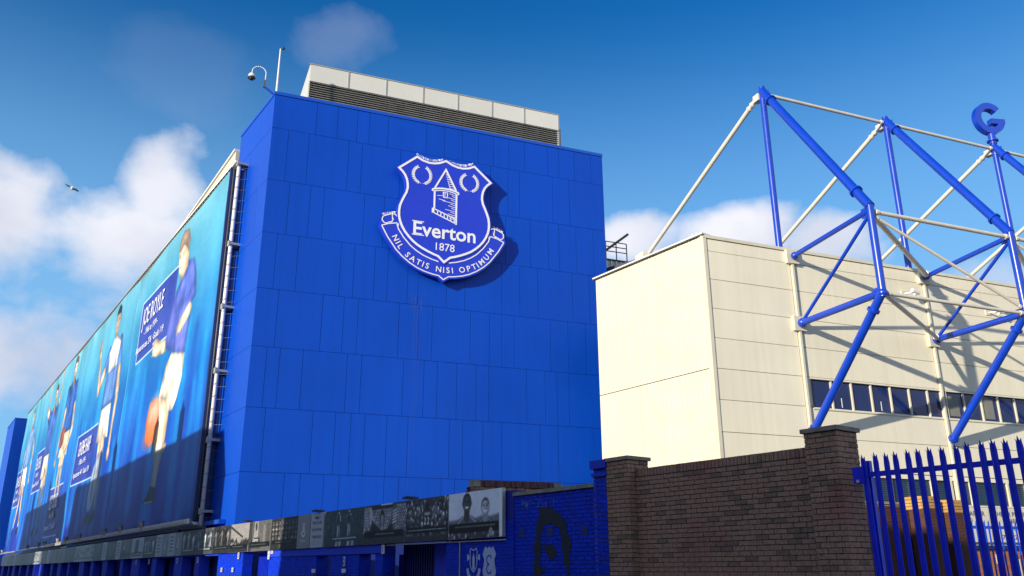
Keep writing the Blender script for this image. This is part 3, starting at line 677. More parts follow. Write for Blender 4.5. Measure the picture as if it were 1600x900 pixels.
            for ox in (.90, 1.04): c.capsule((ox - .03, .54), (ox + .02, .50), .016, .016, mono(.8), .012); c.capsule((ox + .02, .50), (ox - .03, .40), .016, .016, mono(.8), .012); c.capsule((ox - .03, .40), (ox + .03, .40), .016, .016, mono(.8), .012)
            c.ellipse((1.35, .72), .07, .10, mono(.35), .02); caption(c, w, .08, .92, .26, .15)
        elif kd == 'fan':
            for r_ in range(9):
                for q in range(20): c.ellipse((q * .11 + (r_ % 2) * .05, .32 + r_ * .075), .045, .035, mono(random.uniform(.45, .7)), .02)
            c.rect(.35, 1.55, .88, .97, mono(.12), .02); c.rect(.9, 1.5, .965, 1, mono(.8), .01)
            c.capsule((.35, .9), (.45, .55), .05, .10, mono(.62), .02); c.capsule((1.6, .9), (1.55, .55), .08, .14, mono(.3), .02)
            for q in range(5): c.capsule((1.52, .78 - q * .07), (1.68, .82 - q * .07), .015, .015, mono(.8), .01)
            c.poly([(.35, .3), (.45, .62), (.72, .45), (.92, .35), (1.2, .35), (1.45, .5), (1.6, .3)], mono(.16), .02)
            c.ellipse((.98, .62), .12, .24, mono(.08), .02); c.ellipse((.98, .58), .085, .16, mono(.48), .02); c.capsule((.98, .3), (.98, .45), .05, .06, mono(.5), .02)
            c.rect(.05, w - .1, .16, .33, (.03, .07, .085), .01); caption(c, w, .3, .72, .25, 0.001); 
            for q in range(7): c.rect(q * .33, q * .33 + .01, 0, .12, mono(.1), .01)
        elif kd == 'pair':
            c.C[:] = (.17, .23, .25); 
            for _ in range(70): x, z = random.uniform(0, w), random.uniform(.35, 1); c.ellipse((x, z), .02, .05, mono(random.uniform(.2, .45)), .02, .6)
            standing(c, .82, .28, .72, .20, .3); standing(c, 1.45, .30, .72, .18, .8)
            c.rect(.5, 1.9, .20, .225, (.7, .74, .72), .01, .85)
            for q in (.75, .95, 1.45, 1.7): c.poly([(q - .08, 0), (q - .07, .13), (q + .08, .13), (q + .06, 0)], mono(.62), .02, .9)
        elif kd == 'grid':
            for r_ in range(4):
                for q in range(8):
                    x, z = .15 + q * .25, .40 + r_ * .15; c.ellipse((x, z - .045), .085, .035, mono(random.uniform(.35, .8)), .012); c.ellipse((x, z + .02), .033, .045, mono(.6), .01); c.ellipse((x, z + .05), .035, .022, mono(.15), .01)
            c.capsule((.75, .15), (.80, .9), .10, .05, mono(.5), .03, .8); c.rect(0, w, .88, .9, mono(.45), .01); caption(c, w, .2, .8, .24, .12)
        elif kd == 'shirt':
            c.C[:] = mono(.50); c.rect(.0, .28, 0, 1, mono(.32), .02); c.capsule((.62, .42), (.62, .95), .20, .15, mono(.78), .02); c.ellipse((.62, .82), .075, .14, mono(.22), .02)
            c.poly([(.1, .1), (.3, .45), (.95, .45), (1.1, .1)], mono(.26), .03); c.rect(1.25, 1.42, .2, .85, mono(.62), .02); c.rect(1.5, 1.8, .2, .9, mono(.42), .02); caption(c, w, .12, .8, .22, .16)
        elif kd == 'roof':
            c.C[:] = mono(.78); c.poly([(.1, .95), (1.3, .55), (1.3, .48), (.1, .86)], mono(.25), .015); c.rect(0, .1, .2, 1, mono(.3), .01); crowd(c, w, .15, .6, 50, .25, .5, .05); c.poly([(0, .2), (.8, .28), (1.8, .42), (1.8, 0), (0, 0)], mono(.22), .02); caption(c, w, .2, .7, .2, .13)
        elif kd in ('crowdtree', 'action'):
            crowd(c, w, .12, .35, 60, .3, 1, .07)
            for q in range(3): standing(c, .3 + q * .6 + random.uniform(-.1, .1), .22, random.uniform(.6, .75), random.uniform(.15, .8), random.random())
            caption(c, w, .1, .8, .2, .13)
        elif kd == 'sunny':
            crowd(c, w, .2, .6, 30, .3, 1, .08); standing(c, w * .5, .2, .75, .3, .4); caption(c, w, .2, .8, .2, .13)
        elif kd == 'white': c.rect(w * .3, w * .6, .2, .9, mono(.2), .04); caption(c, w, .1, .9, .2, .2)
        elif kd in ('plain', 'dark'): c.C += ((smoothnoise(c.nu, c.nz, 6, 3) - .5) * .1)[..., None]; c.rect(w * .9, w, 0, 1, mono(.12), .02)
        if kd in ('crest', 'sign') and not near: c.C += ((smoothnoise(c.nu, c.nz, 3, 5) - .5) * .06)[..., None]
        grain(c, .14 if kd not in ('sign', 'crest', 'two') else .03); c.C *= 1.18 if kd not in ('roof', 'shirt', 'grid', 'crowdtree') else np.array([.74, .70, .66])  # boards in the sun toned down and sepia, warm sunlight put into the print
        c.sheet('print', M_board, t, lambda X, Z, w=w, h=h, tl=tilt: np.stack([w - X, X * 0 + .002, Z * h + tl * (w - X)], 1))
        if kd == 'sign' and near:
            mb = MB()
            for txt, z, sz in (('FAMILY', .84, .12), ('ENCLOSURE', .70, .12), ('ROWS 50-65', .50, .12), ('TURNSTILES', .29, .12), ('2    1', .11, .14)):
                put_text(mb, txt, sz, w / 2, z * h - .03, .006, flip=-1, bold=.006, width=(.42 if txt == 'FAMILY' else .3 if '2' in txt and len(txt) < 8 else .62))
            mb.build('lettering', M_signtext, t)
        elif kd == 'sign':
            mb = MB()
            for q in range(5): mb.add([(w * .25, .006, h * (.2 + q * .15)), (w * .75, .006, h * (.2 + q * .15)), (w * .75, .006, h * (.24 + q * .15)), (w * .25, .006, h * (.24 + q * .15))], [(0, 1, 2, 3)])
            mb.build('lettering', M_signtext, t)
        if kd == 'crest':
            mb = MB(); k_ = .6; cx, cz = w / 2, h * .56
            sh = [(0, .27), (.10, .31), (.14, .25), (.12, .16), (.13, 0), (.09, -.10), (0, -.17), (-.09, -.10), (-.13, 0), (-.12, .16), (-.14, .25), (-.10, .31)]
            mb.ribbon([(cx + p * k_ * .9, cz + q * k_ * .9) for p, q in sh], .02, .004, .007, True)
            mb.prism([(cx + p * k_, cz + q * k_) for p, q in [(-.04, -.12), (.04, -.12), (.04, .12), (0, .22), (-.04, .12)]], .004, .007)
            mb.ribbon([(cx + p * k_, cz + q * k_) for p, q in [(-.23, -.10), (-.19, -.22), (-.10, -.31), (0, -.34), (.10, -.31), (.19, -.22), (.23, -.10)]], .05, .004, .007)
            if near: put_text(mb, 'Everton', .11, cx, cz - .36, .006, -1)
            mb.build('emblem', M_plate, t)
        if kd == 'shirt' and near:
            mb = MB(); put_text(mb, 'Everton', .15, w - .62, .30, .006, -1, bold=.01); mb.build('lettering', M_plate, t)
    # thin conduit and cable clips along the wall under the boards
    t = thing('wall_conduit', 'thin pale conduit running along the blue wall just under the photo boards', 'conduit', ST, (7.6, -.07, 2.2))
    MB().tube((.2, .0, .02), (5.2, .0, .02), .014, 6).build('pipe', M_grey, t); MB().tube((1.9, 0, .02), (1.9, 0, -1.6), .014, 6).build('drop_pipe', M_grey, t)
    # small black lamps on top of the boards
    for s0 in (11.6, 16.8, 22.4, 30.0):
        t = thing('board_lamp', {11.6: 'black lamp on top of the boards above the crowd photo', 16.8: 'black lamp on top of the lettered grey board', 22.4: 'black lamp on top of the sunlit boards', 30.0: 'black lamp over the far shaded boards'}[s0], 'lamp', ST, (s0, 0, topz(s0)), 'lamps on top of the boards')
        MB().prism([(-.22, .02), (.22, .03), (.20, .07), (0, .09), (-.20, .06)], -.12, .10).build('lamp_housing', M_black, t); MB().tube((0, -.06, -.06), (0, -.06, .04), .018, 8).build('stem', M_black, t)
boards()

# ------------------------------------------------------------------ the blue stand
def sF(px, py): return unproj_frame(FF, 0, px, py)[0]
def blue_stand():
    r = thing('blue_stand', 'huge blue clad stand end wall carrying the crest, with its long banner side', 'stadium stand', None, (0, 0, 0))
    r.location = FF.o
    A = FF.u * 15.82; LN = LF.u
    nF = -FF.v; nL = LF.v
    def slab(name, m, p, q, z0, z1, n, d0, d1):      # upright slab between plan points p,q, offset d0..d1 along n
        c = [p + n * d0, q + n * d0, q + n * d1, p + n * d1]; mb = MB()
        mb.add([(v.x, v.y, z0) for v in c] + [(v.x, v.y, z1) for v in c], [(0, 3, 2, 1), (4, 5, 6, 7), (0, 1, 5, 4), (1, 2, 6, 5), (2, 3, 7, 6), (3, 0, 4, 7)])
        return mb.build(name, m, r)
    def poly_core(name, m, pts, z0, z1):
        n = len(pts); mb = MB(); mb.add([(v.x, v.y, z0) for v in pts] + [(v.x, v.y, z1) for v in pts], [tuple(range(n)), tuple(range(n, 2 * n))] + [(i, (i + 1) % n, n + (i + 1) % n, n + i) for i in range(n)]); return mb.build(name, m, r)
    Z = Vector((0, 0, 0)); e1 = .055
    c0 = Z - nF * e1 - nL * e1
    poly_core('core', M_core, [c0, A - nF * e1, A + LN * 14 - nF * e1, LN * 14 - nL * e1], 0, 21.17) if False else None
    poly_core('core', M_core, [c0, A * .9985 - nF * e1, A * .9985 + LN * 4.55, LN * 4.55 - nL * e1], .1, 21.12)
    poly_core('stand_body', mat('stand_side_wall', (.36, .35, .30), .7, var=.15, streak=.2), [LN * 4.65 - nL * .02, A + LN * 4.65, A + LN * 80, LN * 80 - nL * .02], .1, 18.7)
    # end wall panels, row by row (heights and joints measured)
    H = [21.10, 19.52, 17.11, 14.74, 12.35, 9.96, 7.56, 5.13, 2.9]
    J_ = [([489, 523, 554.6, 574, 604, 665, 694, 722, 747, 771, 795, 820, 856, 873, 897, 923], 260),
         ([439, 473, 538, 560, 622, 650, 700, 735, 766, 794, 812, 864, 890.5], 345),
         ([443.6, 477.6, 500, 565, 596.6, 650, 700, 745, 790, 829, 857, 874, 900.6, 927.6], 400),
         ([423.6, 458.4, 527.6, 549.4, 582.4, 603.4, 635.4, 652, 697, 726, 783.6, 812.4, 840.6, 895, 921.6], 480),
         ([426.4, 498, 532.4, 555.4, 620.6, 652.4, 673.6, 734.4, 764.4, 784, 803.6, 860.6, 888.4, 916], 565),
         ([408, 429.4, 466.6, 537.6, 560.6, 627.6, 660.4, 681.6, 712.6, 743.6, 763.4, 823.4, 852.4, 871.4, 890], 650),
         ([406, 482.4, 518.6, 543.4, 566, 601, 634.6, 700.6, 722, 754, 784, 844.6, 873.4, 929.6], 745),
         ([442.4, 467.6, 504.4, 529, 599.4, 622.4, 689, 710, 760, 800, 850, 900], 770)]
    g = .007
    for i in range(8):
        z1, z0 = H[i] - g, H[i + 1] + g
        xs = [0.0] + [min(15.6, max(.3, sF(x, J_[i][1]))) for x in J_[i][0]] + [15.82]
        # the joint positions were read near the lower seam of each row
        for a, b in zip(xs, xs[1:]):
            if b - a < .08: continue
            mb = MB(); p, q = FF.u * (a + g), FF.u * (b - g); j = random.uniform(-.003, .003)
            n = nF; c = [p - n * .05, q - n * .05, q + n * j, p + n * j]
            mb.add([(v.x, v.y, z0) for v in c] + [(v.x, v.y, z1) for v in c], [(0, 3, 2, 1), (4, 5, 6, 7), (0, 1, 5, 4), (1, 2, 6, 5), (2, 3, 7, 6), (3, 0, 4, 7)])
            mb.build('cladding_panel', M_clad, r)
    for i in range(8):
        z1, z0 = H[i] - g, H[i + 1] + g; cut = (1.6, 2.7, 1.2, 2.2, 1.9, 3.0, 2.1, 1.5)[i]
        for a, b in ((0, cut), (cut, 4.6)):
            p, q = LN * (a + (.004 if a == 0 else g)), LN * (b - g); n = nL; c = [p - n * .05, q - n * .05, q, p]; mb = MB()
            mb.add([(v.x, v.y, z0) for v in c] + [(v.x, v.y, z1) for v in c], [(0, 3, 2, 1), (4, 5, 6, 7), (0, 1, 5, 4), (1, 2, 6, 5), (2, 3, 7, 6), (3, 0, 4, 7)])
            mb.build('cladding_panel', M_clad, r)
    slab('roof_flashing', M_flash, FF.u * -.03, FF.u * 15.85, 21.10, 21.25, nF, -.3, .035)
    slab('roof_flashing', M_flash, LN * .0, LN * 4.62, 21.10, 21.252, nL, -.3, .03)
    slab('end_return', M_clad, A, A + LN * 4.6, .3, 21.1, FF.u, -.02, .02)
    slab('end_return', M_clad, LN * 4.6, LN * 4.6 + A, 15, 21.1, LN, -.04, .0)
    # long side above and beside the banners
    mb = MB(); P_ = [(4.66, 18.6), (4.66, 20.36), (24, 18.95), (80, 18.75), (80, 18.6)]
    mb.add([(*(LN * u + nL * .16).to_2d(), z) for u, z in P_] + [(*(LN * u - nL * .3).to_2d(), z) for u, z in P_], [(0, 1, 2, 3, 4), (9, 8, 7, 6, 5)] + [(i, 5 + i, 5 + (i + 1) % 5, (i + 1) % 5) for i in range(5)]); mb.build('parapet', M_creamtrim, r)
    mb = MB(); P_ = [(4.66, 20.36), (4.66, 20.46), (24, 19.03), (24, 18.95)]
    mb.add([(*(LN * u + nL * .24).to_2d(), z) for u, z in P_] + [(*(LN * u - nL * .32).to_2d(), z) for u, z in P_], [(0, 1, 2, 3), (7, 6, 5, 4)] + [(i, 4 + i, 4 + (i + 1) % 4, (i + 1) % 4) for i in range(4)]); mb.build('parapet_cap', M_white, r)
    slab('gutter_ledge', M_flash, LN * 1.1, LN * 80, 3.30, 3.46, nL, .02, .26)
    slab('lower_wall', M_bluewall, LN * 4.66, LN * 84, .1, 3.5, nL, 0, .06)
    # flat roof behind
    # pale water streaks below the crest and a few chips on the paint
    mb = MB()
    def streak(x, z0, z1, w):
        p = FF.u * x; q = FF.u * (x + w); n = nF
        mb.add([(*(p + n * .006).to_2d(), z0), (*(q + n * .006).to_2d(), z0), (*(q + n * .006).to_2d(), z1), (*(p + n * .006).to_2d(), z1)], [(0, 1, 2, 3)])
    for k in range(14):
        x = 6.62 + random.gauss(0, .14); z1 = 12.9 - random.random() * .3; streak(x, z1 - random.uniform(.2, 1.0), z1, .012)
    for x, z1, z0 in ((6.50, 12.6, 9.0), (6.62, 12.4, 6.2), (6.71, 11.0, 8.1), (6.45, 8.0, 4.6)): streak(x, z0, z1, .010)
    stuff(mb.build('water_streaks', mat('limescale', (.03, .11, .52), .7), r))
    return r
blue_stand()

# blue block far to the left
t = thing('far_blue_tower', 'plain dark blue block rising at the far left end of the banners', 'stadium tower', LF, (84, 0, 0))
MB().box(0, 9, -3, 1.45, 0, 18.85).build('tower_wall', M_clad, t); MB().box(-.05, 9.05, -3.05, 1.5, 18.85, 18.95).build('flashing', M_flash, t)

# roof plant screen
def plant():
    t = thing('rooftop_plant_screen', 'grey louvred plant screen with pale fascia panels on the blue roof', 'plant screen', FF, (1.55, 1.45, 21.1))
    xs = [0, 1.79, 3.6, 5.42, 7.19, 8.98, 10.72, 12.63]
    for a, b in zip(xs, xs[1:]):
        MB().box(a + .02, b - .02, 0, .05, 1.90, 2.76).build('fascia_panel', M_panelgrey, t)
        MB().box(b - .03, b + .03, -.02, .0, 1.88, 2.78).build('mullion', M_grey, t)
    MB().box(-.02, 12.65, -.03, .09, 2.76, 2.80).build('top_rail', M_grey, t)
    m = MB(); z = .0
    while z < 1.86:
        m.add([(0, .0, z), (12.7, .0, z), (12.7, .10, z + .075), (0, .10, z + .075), (0, .015, z - .008), (12.7, .015, z - .008), (12.7, .115, z + .067), (0, .115, z + .067)],
              [(0, 1, 2, 3), (7, 6, 5, 4), (0, 4, 5, 1), (1, 5, 6, 2), (2, 6, 7, 3), (3, 7, 4, 0)]); z += .115
    stuff(m.build('louvre_slats', M_louvre, t))
    m = MB()
    for i in range(15): m.box(i * .9, i * .9 + .04, .12, .16, 0, 1.88)
    stuff(m.build('louvre_posts', M_darkgrey, t))
    MB().box(.05, 12.6, .2, 3.0, 0, 2.4).build('plant_box', M_darkgrey, t)
    MB().box(.0, .04, .05, 3.0, 0, 2.78).build('side_panel', M_panelgrey, t); MB().box(12.6, 12.66, .05, 3.0, 0, 2.5).build('side_panel', M_panelgrey, t)
    MB().box(12.68, 12.74, -.03, .03, 0, 1.98).build('corner_post', M_darkgrey, t)
plant()

# mast and swan-neck camera at the corner
t = thing('roof_mast', 'thin white mast at the front corner of the blue roof', 'mast', FF, (.06, .25, 21.2))
MB().tube((0, 0, 0), (0, 0, 2.35), .05, 10, .03).build('pole', M_white, t); MB().ball((.12, 0, 2.40), .07, 10, 6).build('tip_sensor', M_black, t); MB().tube((0, 0, 2.33), (.12, 0, 2.40), .02, 6).build('arm', M_black, t)
t = thing('dome_camera', 'white dome camera on a curved swan neck beside the roof mast', 'security camera', FF, (-.02, .15, 21.15))
MB().tube((0, 0, .0), (-.44, 0, .30), .05, 8).build('bracket', M_bluewall, t); MB().box(-.50, -.41, -.04, .04, .25, .62).build('junction_box', M_darkgrey, t)
pts = [(-.44, 0, .6), (-.43, 0, .95)] + [(-.43 - .29 + .29 * math.cos(R(a)), 0, .95 + .29 * math.sin(R(a))) for a in range(15, 181, 15)] + [(-1.01, 0, .82)]
MB().path(pts, .022, 8).build('swan_neck', M_white, t, True)
MB().ball((-1.01, 0, .70), .15, 14, 8, (1, 1, 1.05)).build('housing', M_white, t, True); MB().ball((-1.01, 0, .60), .12, 14, 8, (1, 1, .9)).build('lens_dome', M_black, t, True); MB().tube((-1.01, 0, .60), (-1.01, 0, .65), .165, 16).build('rim', M_darkgrey, t)

# ------------------------------------------------------------------ the club crest
def crest():
    t = thing('club_crest', 'giant blue and white crest reading Everton 1878 high on the blue end wall', 'crest sign', FF, (7.62, 0, 16.2))
    zo = -16.2
    S = lambda pts: [(x, z + zo) for x, z in pts]
    right = [(0, 19.13), (.32, 18.97), (.56, 18.91), (.8, 18.90), (1.08, 18.96), (1.35, 19.10), (2.15, 18.42), (1.98, 18.27), (1.86, 18.11), (1.78, 17.92), (1.74, 17.73), (1.73, 17.53), (1.78, 17.30), (1.87, 17.10), (1.97, 16.86), (2.045, 16.64), (2.075, 16.40), (2.07, 16.15), (2.02, 15.92), (1.92, 15.68), (1.78, 15.45), (1.61, 15.25), (1.42, 15.07), (1.22, 14.92), (1.0, 14.80), (.76, 14.69), (.50, 14.59), (.27, 14.52), (0, 14.28)]
    shield = right + [(-x, z) for x, z in right[-2:0:-1]]
    # slab behind, slightly larger than the white outline
    def grow(pts, d):
        n = len(pts); o = []
        area = sum(pts[i][0] * pts[(i + 1) % n][1] - pts[(i + 1) % n][0] * pts[i][1] for i in range(n)); sg = 1 if area < 0 else -1
        for i in range(n):
            a, b, c = Vector(pts[i - 1]), Vector(pts[i]), Vector(pts[(i + 1) % n]); d1 = (b - a).normalized(); d2 = (c - b).normalized(); tt = (d1 + d2).normalized(); nn = Vector((-tt.y, tt.x)) * sg
            k = 1 / max(.55, abs(nn.dot(Vector((-d1.y, d1.x))))); o.append((b.x + nn.x * d * k, b.y + nn.y * d * k))
        return o
    F0, F1 = -.42, -.18          # front and back of the slab
    MB().prism(S(grow(shield, .10)), F0, F1).build('shield_slab', M_crest, t)
    sc_r = [(2.17, 16.20), (2.35, 16.22), (2.78, 16.02), (2.84, 15.80), (2.90, 15.58), (2.60, 15.06), (2.18, 14.52), (1.92, 14.25), (1.56, 13.98), (1.20, 13.79), (.89, 13.68), (.55, 13.60), (.27, 13.56), (0, 13.38)]
    sc = sc_r + [(-x, z) for x, z in sc_r[-2::-1]]
    MB().prism(S(sc), F0 + .03, F1 + .01).build('scroll_slab', M_crest, t)
    # mounting rails between slab and wall
    m = MB()
    for x in (-1.2, 1.2): m.box(x - .06, x + .06, -.22, .0, -1.6, 2.4)
    m.build('mounting_rails', M_darkgrey, t)
    y0, y1 = F0 - .02, F0 + .005
    MB().ribbon(S(shield), .092, y0, y1, True).build('shield_outline', M_letter, t)
    y2, y3 = F0 + .012, F0 + .035
    m = MB()
    out_r = [(2.80, 15.60), (2.53, 15.12), (2.13, 14.58), (1.85, 14.31), (1.51, 14.06), (1.16, 13.87), (.85, 13.76), (.5, 13.68), (.22, 13.645), (0, 13.49)]
    out = out_r + [(-x, z) for x, z in out_r[-2::-1]]; m.ribbon(S(out), .045, y2, y3)
    for sg in (1, -1):
        g = lambda pts: S([(sg * x, z) for x, z in pts])
        m.ribbon(g([(2.15, 15.80), (2.06, 15.53), (1.82, 15.18), (1.50, 14.84), (1.22, 14.64), (.92, 14.48), (.58, 14.36), (.24, 14.28)]), .045, y2, y3)
        m.ribbon(g([(2.80, 15.60), (2.50, 15.72), (2.15, 15.80), (2.05, 15.70)]), .045, y2, y3)
        m.ribbon(g([(2.78, 15.98), (2.79, 15.84), (2.70, 15.74), (2.62, 15.72), (2.33, 15.86), (2.31, 15.98), (2.36, 16.02)]), .04, y2, y3)
        m.ribbon(g([(2.78, 15.98), (2.72, 16.05), (2.36, 16.20), (2.20, 16.17), (2.14, 16.10)]), .04, y2, y3)
        m.ribbon(g([(2.36, 16.18), (2.33, 15.86), (2.42, 15.76)]), .035, y2, y3)
        m.ribbon(g([(2.52, 15.80), (2.50, 15.72)]), .04, y2, y3); m.ribbon(g([(2.15, 15.80), (2.02, 15.76), (1.97, 15.60)]), .035, y2, y3)
    m.build('scroll_outline', M_letter, t)
    # tower
    m = MB(); w = .075
    m.ribbon(S([(-.50, 17.72), (0, 18.70), (.50, 17.74)]), w, y0, y1)
    arc = lambda x0, x1, z, s_, n=9: [(x0 + (x1 - x0) * i / (n - 1), z - s_ * (1 - (2 * i / (n - 1) - 1) ** 2) * -1) for i in range(n)]
    m.ribbon(S(arc(-.58, .60, 17.66, .10)), w, y0, y1); m.ribbon(S(arc(-.56, .58, 17.56, .10)), .045, y0, y1)
    m.ribbon(S([(-.60, 17.68), (-.60, 17.56)]), .06, y0, y1); m.ribbon(S([(.61, 17.68), (.61, 17.56)]), .06, y0, y1)
    m.ribbon(S([(-.50, 17.56), (-.50, 16.70)]), w, y0, y1); m.ribbon(S([(.52, 17.58), (.52, 16.10)]), w, y0, y1)
    m.ribbon(S([(-.55, 16.75), (-.55, 16.52)]), .11, y0, y1)
    m.ribbon(S([(-.52, 16.72), (.52, 16.36)]), .05, y0, y1); m.ribbon(S([(-.52, 16.53), (.56, 16.13)]), .05, y0, y1)
    for i in range(1, 7):
        x = -.50 + i * .155; z = 16.72 - (x + .5) * .35; m.ribbon(S([(x, z), (x, z - .20)]), .035, y0, y1)
    m.ribbon(S([(-.10, 17.58), (.10, 17.57), (.09, 17.33), (-.08, 17.33)]), .035, y0, y1, True)
    m.ribbon(S([(-.02, 17.56), (-.02, 17.35)]), .02, y0, y1)
    for i in range(7): z = 18.42 - i * .10; x1 = (18.70 - z) * .51; m.ribbon(S([(x1 - .02, z), (x1 - .10 - .02 * i, z + .03 - .01 * i), (x1 - .14 - .022 * i, z + .05)]), .026, y0, y1)
    for i in range(13):
        z = 17.50 - i * .098; l = (.30, .18, .42, .22, .62, .25, .35, .2, .48, .24, .36, .2, .3)[i]
        m.ribbon(S([(.49, z), (.49 - l * .5, z + .02), (.49 - l, z + .05)]), .024, y0, y1)
    m.ribbon(S([(-.38, 17.38), (-.12, 17.40)]), .024, y0, y1); m.ribbon(S([(-.30, 17.22), (.0, 17.18)]), .024, y0, y1)
    m.build('tower_drawing', M_letter, t)
    # wreaths
    for cx in (-1.10, 1.12):
        m = MB(); cz = 18.25
        for sg in (1, -1):
            st = []
            for i in range(13):
                a = R(-84 + i * 11.5); rx, rz = .40, .42; x = cx + sg * rx * math.cos(a); z = cz + rz * math.sin(a) ; st.append((x, z))
                for side in (1, -1):
                    ang = a + R(90) + side * R(-38); L_ = .125; dx, dz = sg * math.cos(ang), math.sin(ang); nx, nz = -dz, dx
                    p = lambda u, v: (x + dx * L_ * u + nx * .028 * v, z + dz * L_ * u + nz * .028 * v + zo)
                    if i > 0: m.prism([p(0, 0), p(.4, 1), p(1, 0), p(.4, -1)], y0, y1)
            m.ribbon(S(st), .018, y0, y1)
        m.build('laurel_wreath', M_letter, t)
    # lettering
    m = MB()
    vs, fs = text_mesh('Everton', .93, .018, 'LEFT'); x0 = min(v[0] for v in vs); x1 = max(v[0] for v in vs); k = 2.86 / (x1 - x0)
    m.add([(-1.42 + (a - x0) * k, F0 - .012, b * 1.0 + 15.37 + zo) for a, b in vs], fs)
    # flared foot and head strokes on the upright letters, as on the badge
    for (a, b, z) in ((-1.44, -.94, 15.35), ):
        m.ribbon(S([(-1.47, 15.385), (-.93, 15.385)]), .04, F0 - .012, F0 + .005)
    for xx, z in ((-1.47, 16.015),): m.ribbon(S([(xx, z), (-.95, z)]), .04, F0 - .012, F0 + .005)
    m.build('name_lettering', M_letter, t)
    m = MB(); put_text(m, '1878', .50, .0, 14.80 + zo, F0 - .012, 1, .004, width=.86); m.build('year_lettering', M_letter, t)
    m = MB(); pts = [(-2.44, 15.32), (-2.20, 14.90), (-1.95, 14.55), (-1.60, 14.23), (-1.25, 14.05), (-.85, 13.92), (-.4, 13.83), (0, 13.80), (.4, 13.83), (.85, 13.92), (1.25, 14.05), (1.60, 14.23), (1.95, 14.55), (2.20, 14.90), (2.44, 15.32)]
    cum = [0]
    for a, b in zip(pts, pts[1:]): cum.append(cum[-1] + math.dist(a, b))
    def at(s_):
        s_ = max(0, min(cum[-1] - 1e-6, s_)); i = max(j for j in range(len(cum) - 1) if cum[j] <= s_); f = (s_ - cum[i]) / (cum[i + 1] - cum[i]); a, b = pts[i], pts[i + 1]
        return a[0] + (b[0] - a[0]) * f, a[1] + (b[1] - a[1]) * f
    txt = 'NIL SATIS NISI OPTIMUM'; wd = {'I': .42, ' ': .72, 'M': 1.3, 'N': 1.08, 'O': 1.12, 'U': 1.05, 'L': .85, 'S': .92, 'T': .95, 'A': 1.05, 'P': .95}
    adv = [wd[c] for c in txt]; tot = sum(adv); Ls = cum[-1] - .30; p = .15
    for ch, w_ in zip(txt, adv):
        c_ = p + w_ / tot * Ls / 2; p += w_ / tot * Ls
        if ch == ' ': continue
        x, z = at(c_); xa, za = at(c_ - .12); xb, zb = at(c_ + .12); ang = math.atan2(zb - za, xb - xa)
        put_text(m, ch, .36, x, z + zo, y2 - .002, 1, .013, rot=ang)
    m.build('motto_lettering', M_letter, t)
    # fine bird spikes along the upper edges
    m = MB()
    def spikes(a, b, sag, n):
        for i in range(n):
            f = i / (n - 1); x = a[0] + (b[0] - a[0]) * f; z = a[1] + (b[1] - a[1]) * f - sag * 4 * f * (1 - f) + zo
            for d in (-.05, 0, .05): m.tube((x, F0 + .1, z), (x + d, F0 + .1 + random.uniform(-.05, .05), z + .10), .004, 3, caps=False)
    spikes((-1.30, 19.22), (-.15, 19.16), .14, 30); spikes((.15, 19.16), (1.30, 19.22), .14, 30); spikes((-2.75, 16.10), (-2.2, 16.27), 0, 16); spikes((2.75, 16.10), (2.2, 16.27), 0, 16)
    stuff(m.build('bird_spikes', M_galv, t))
crest()

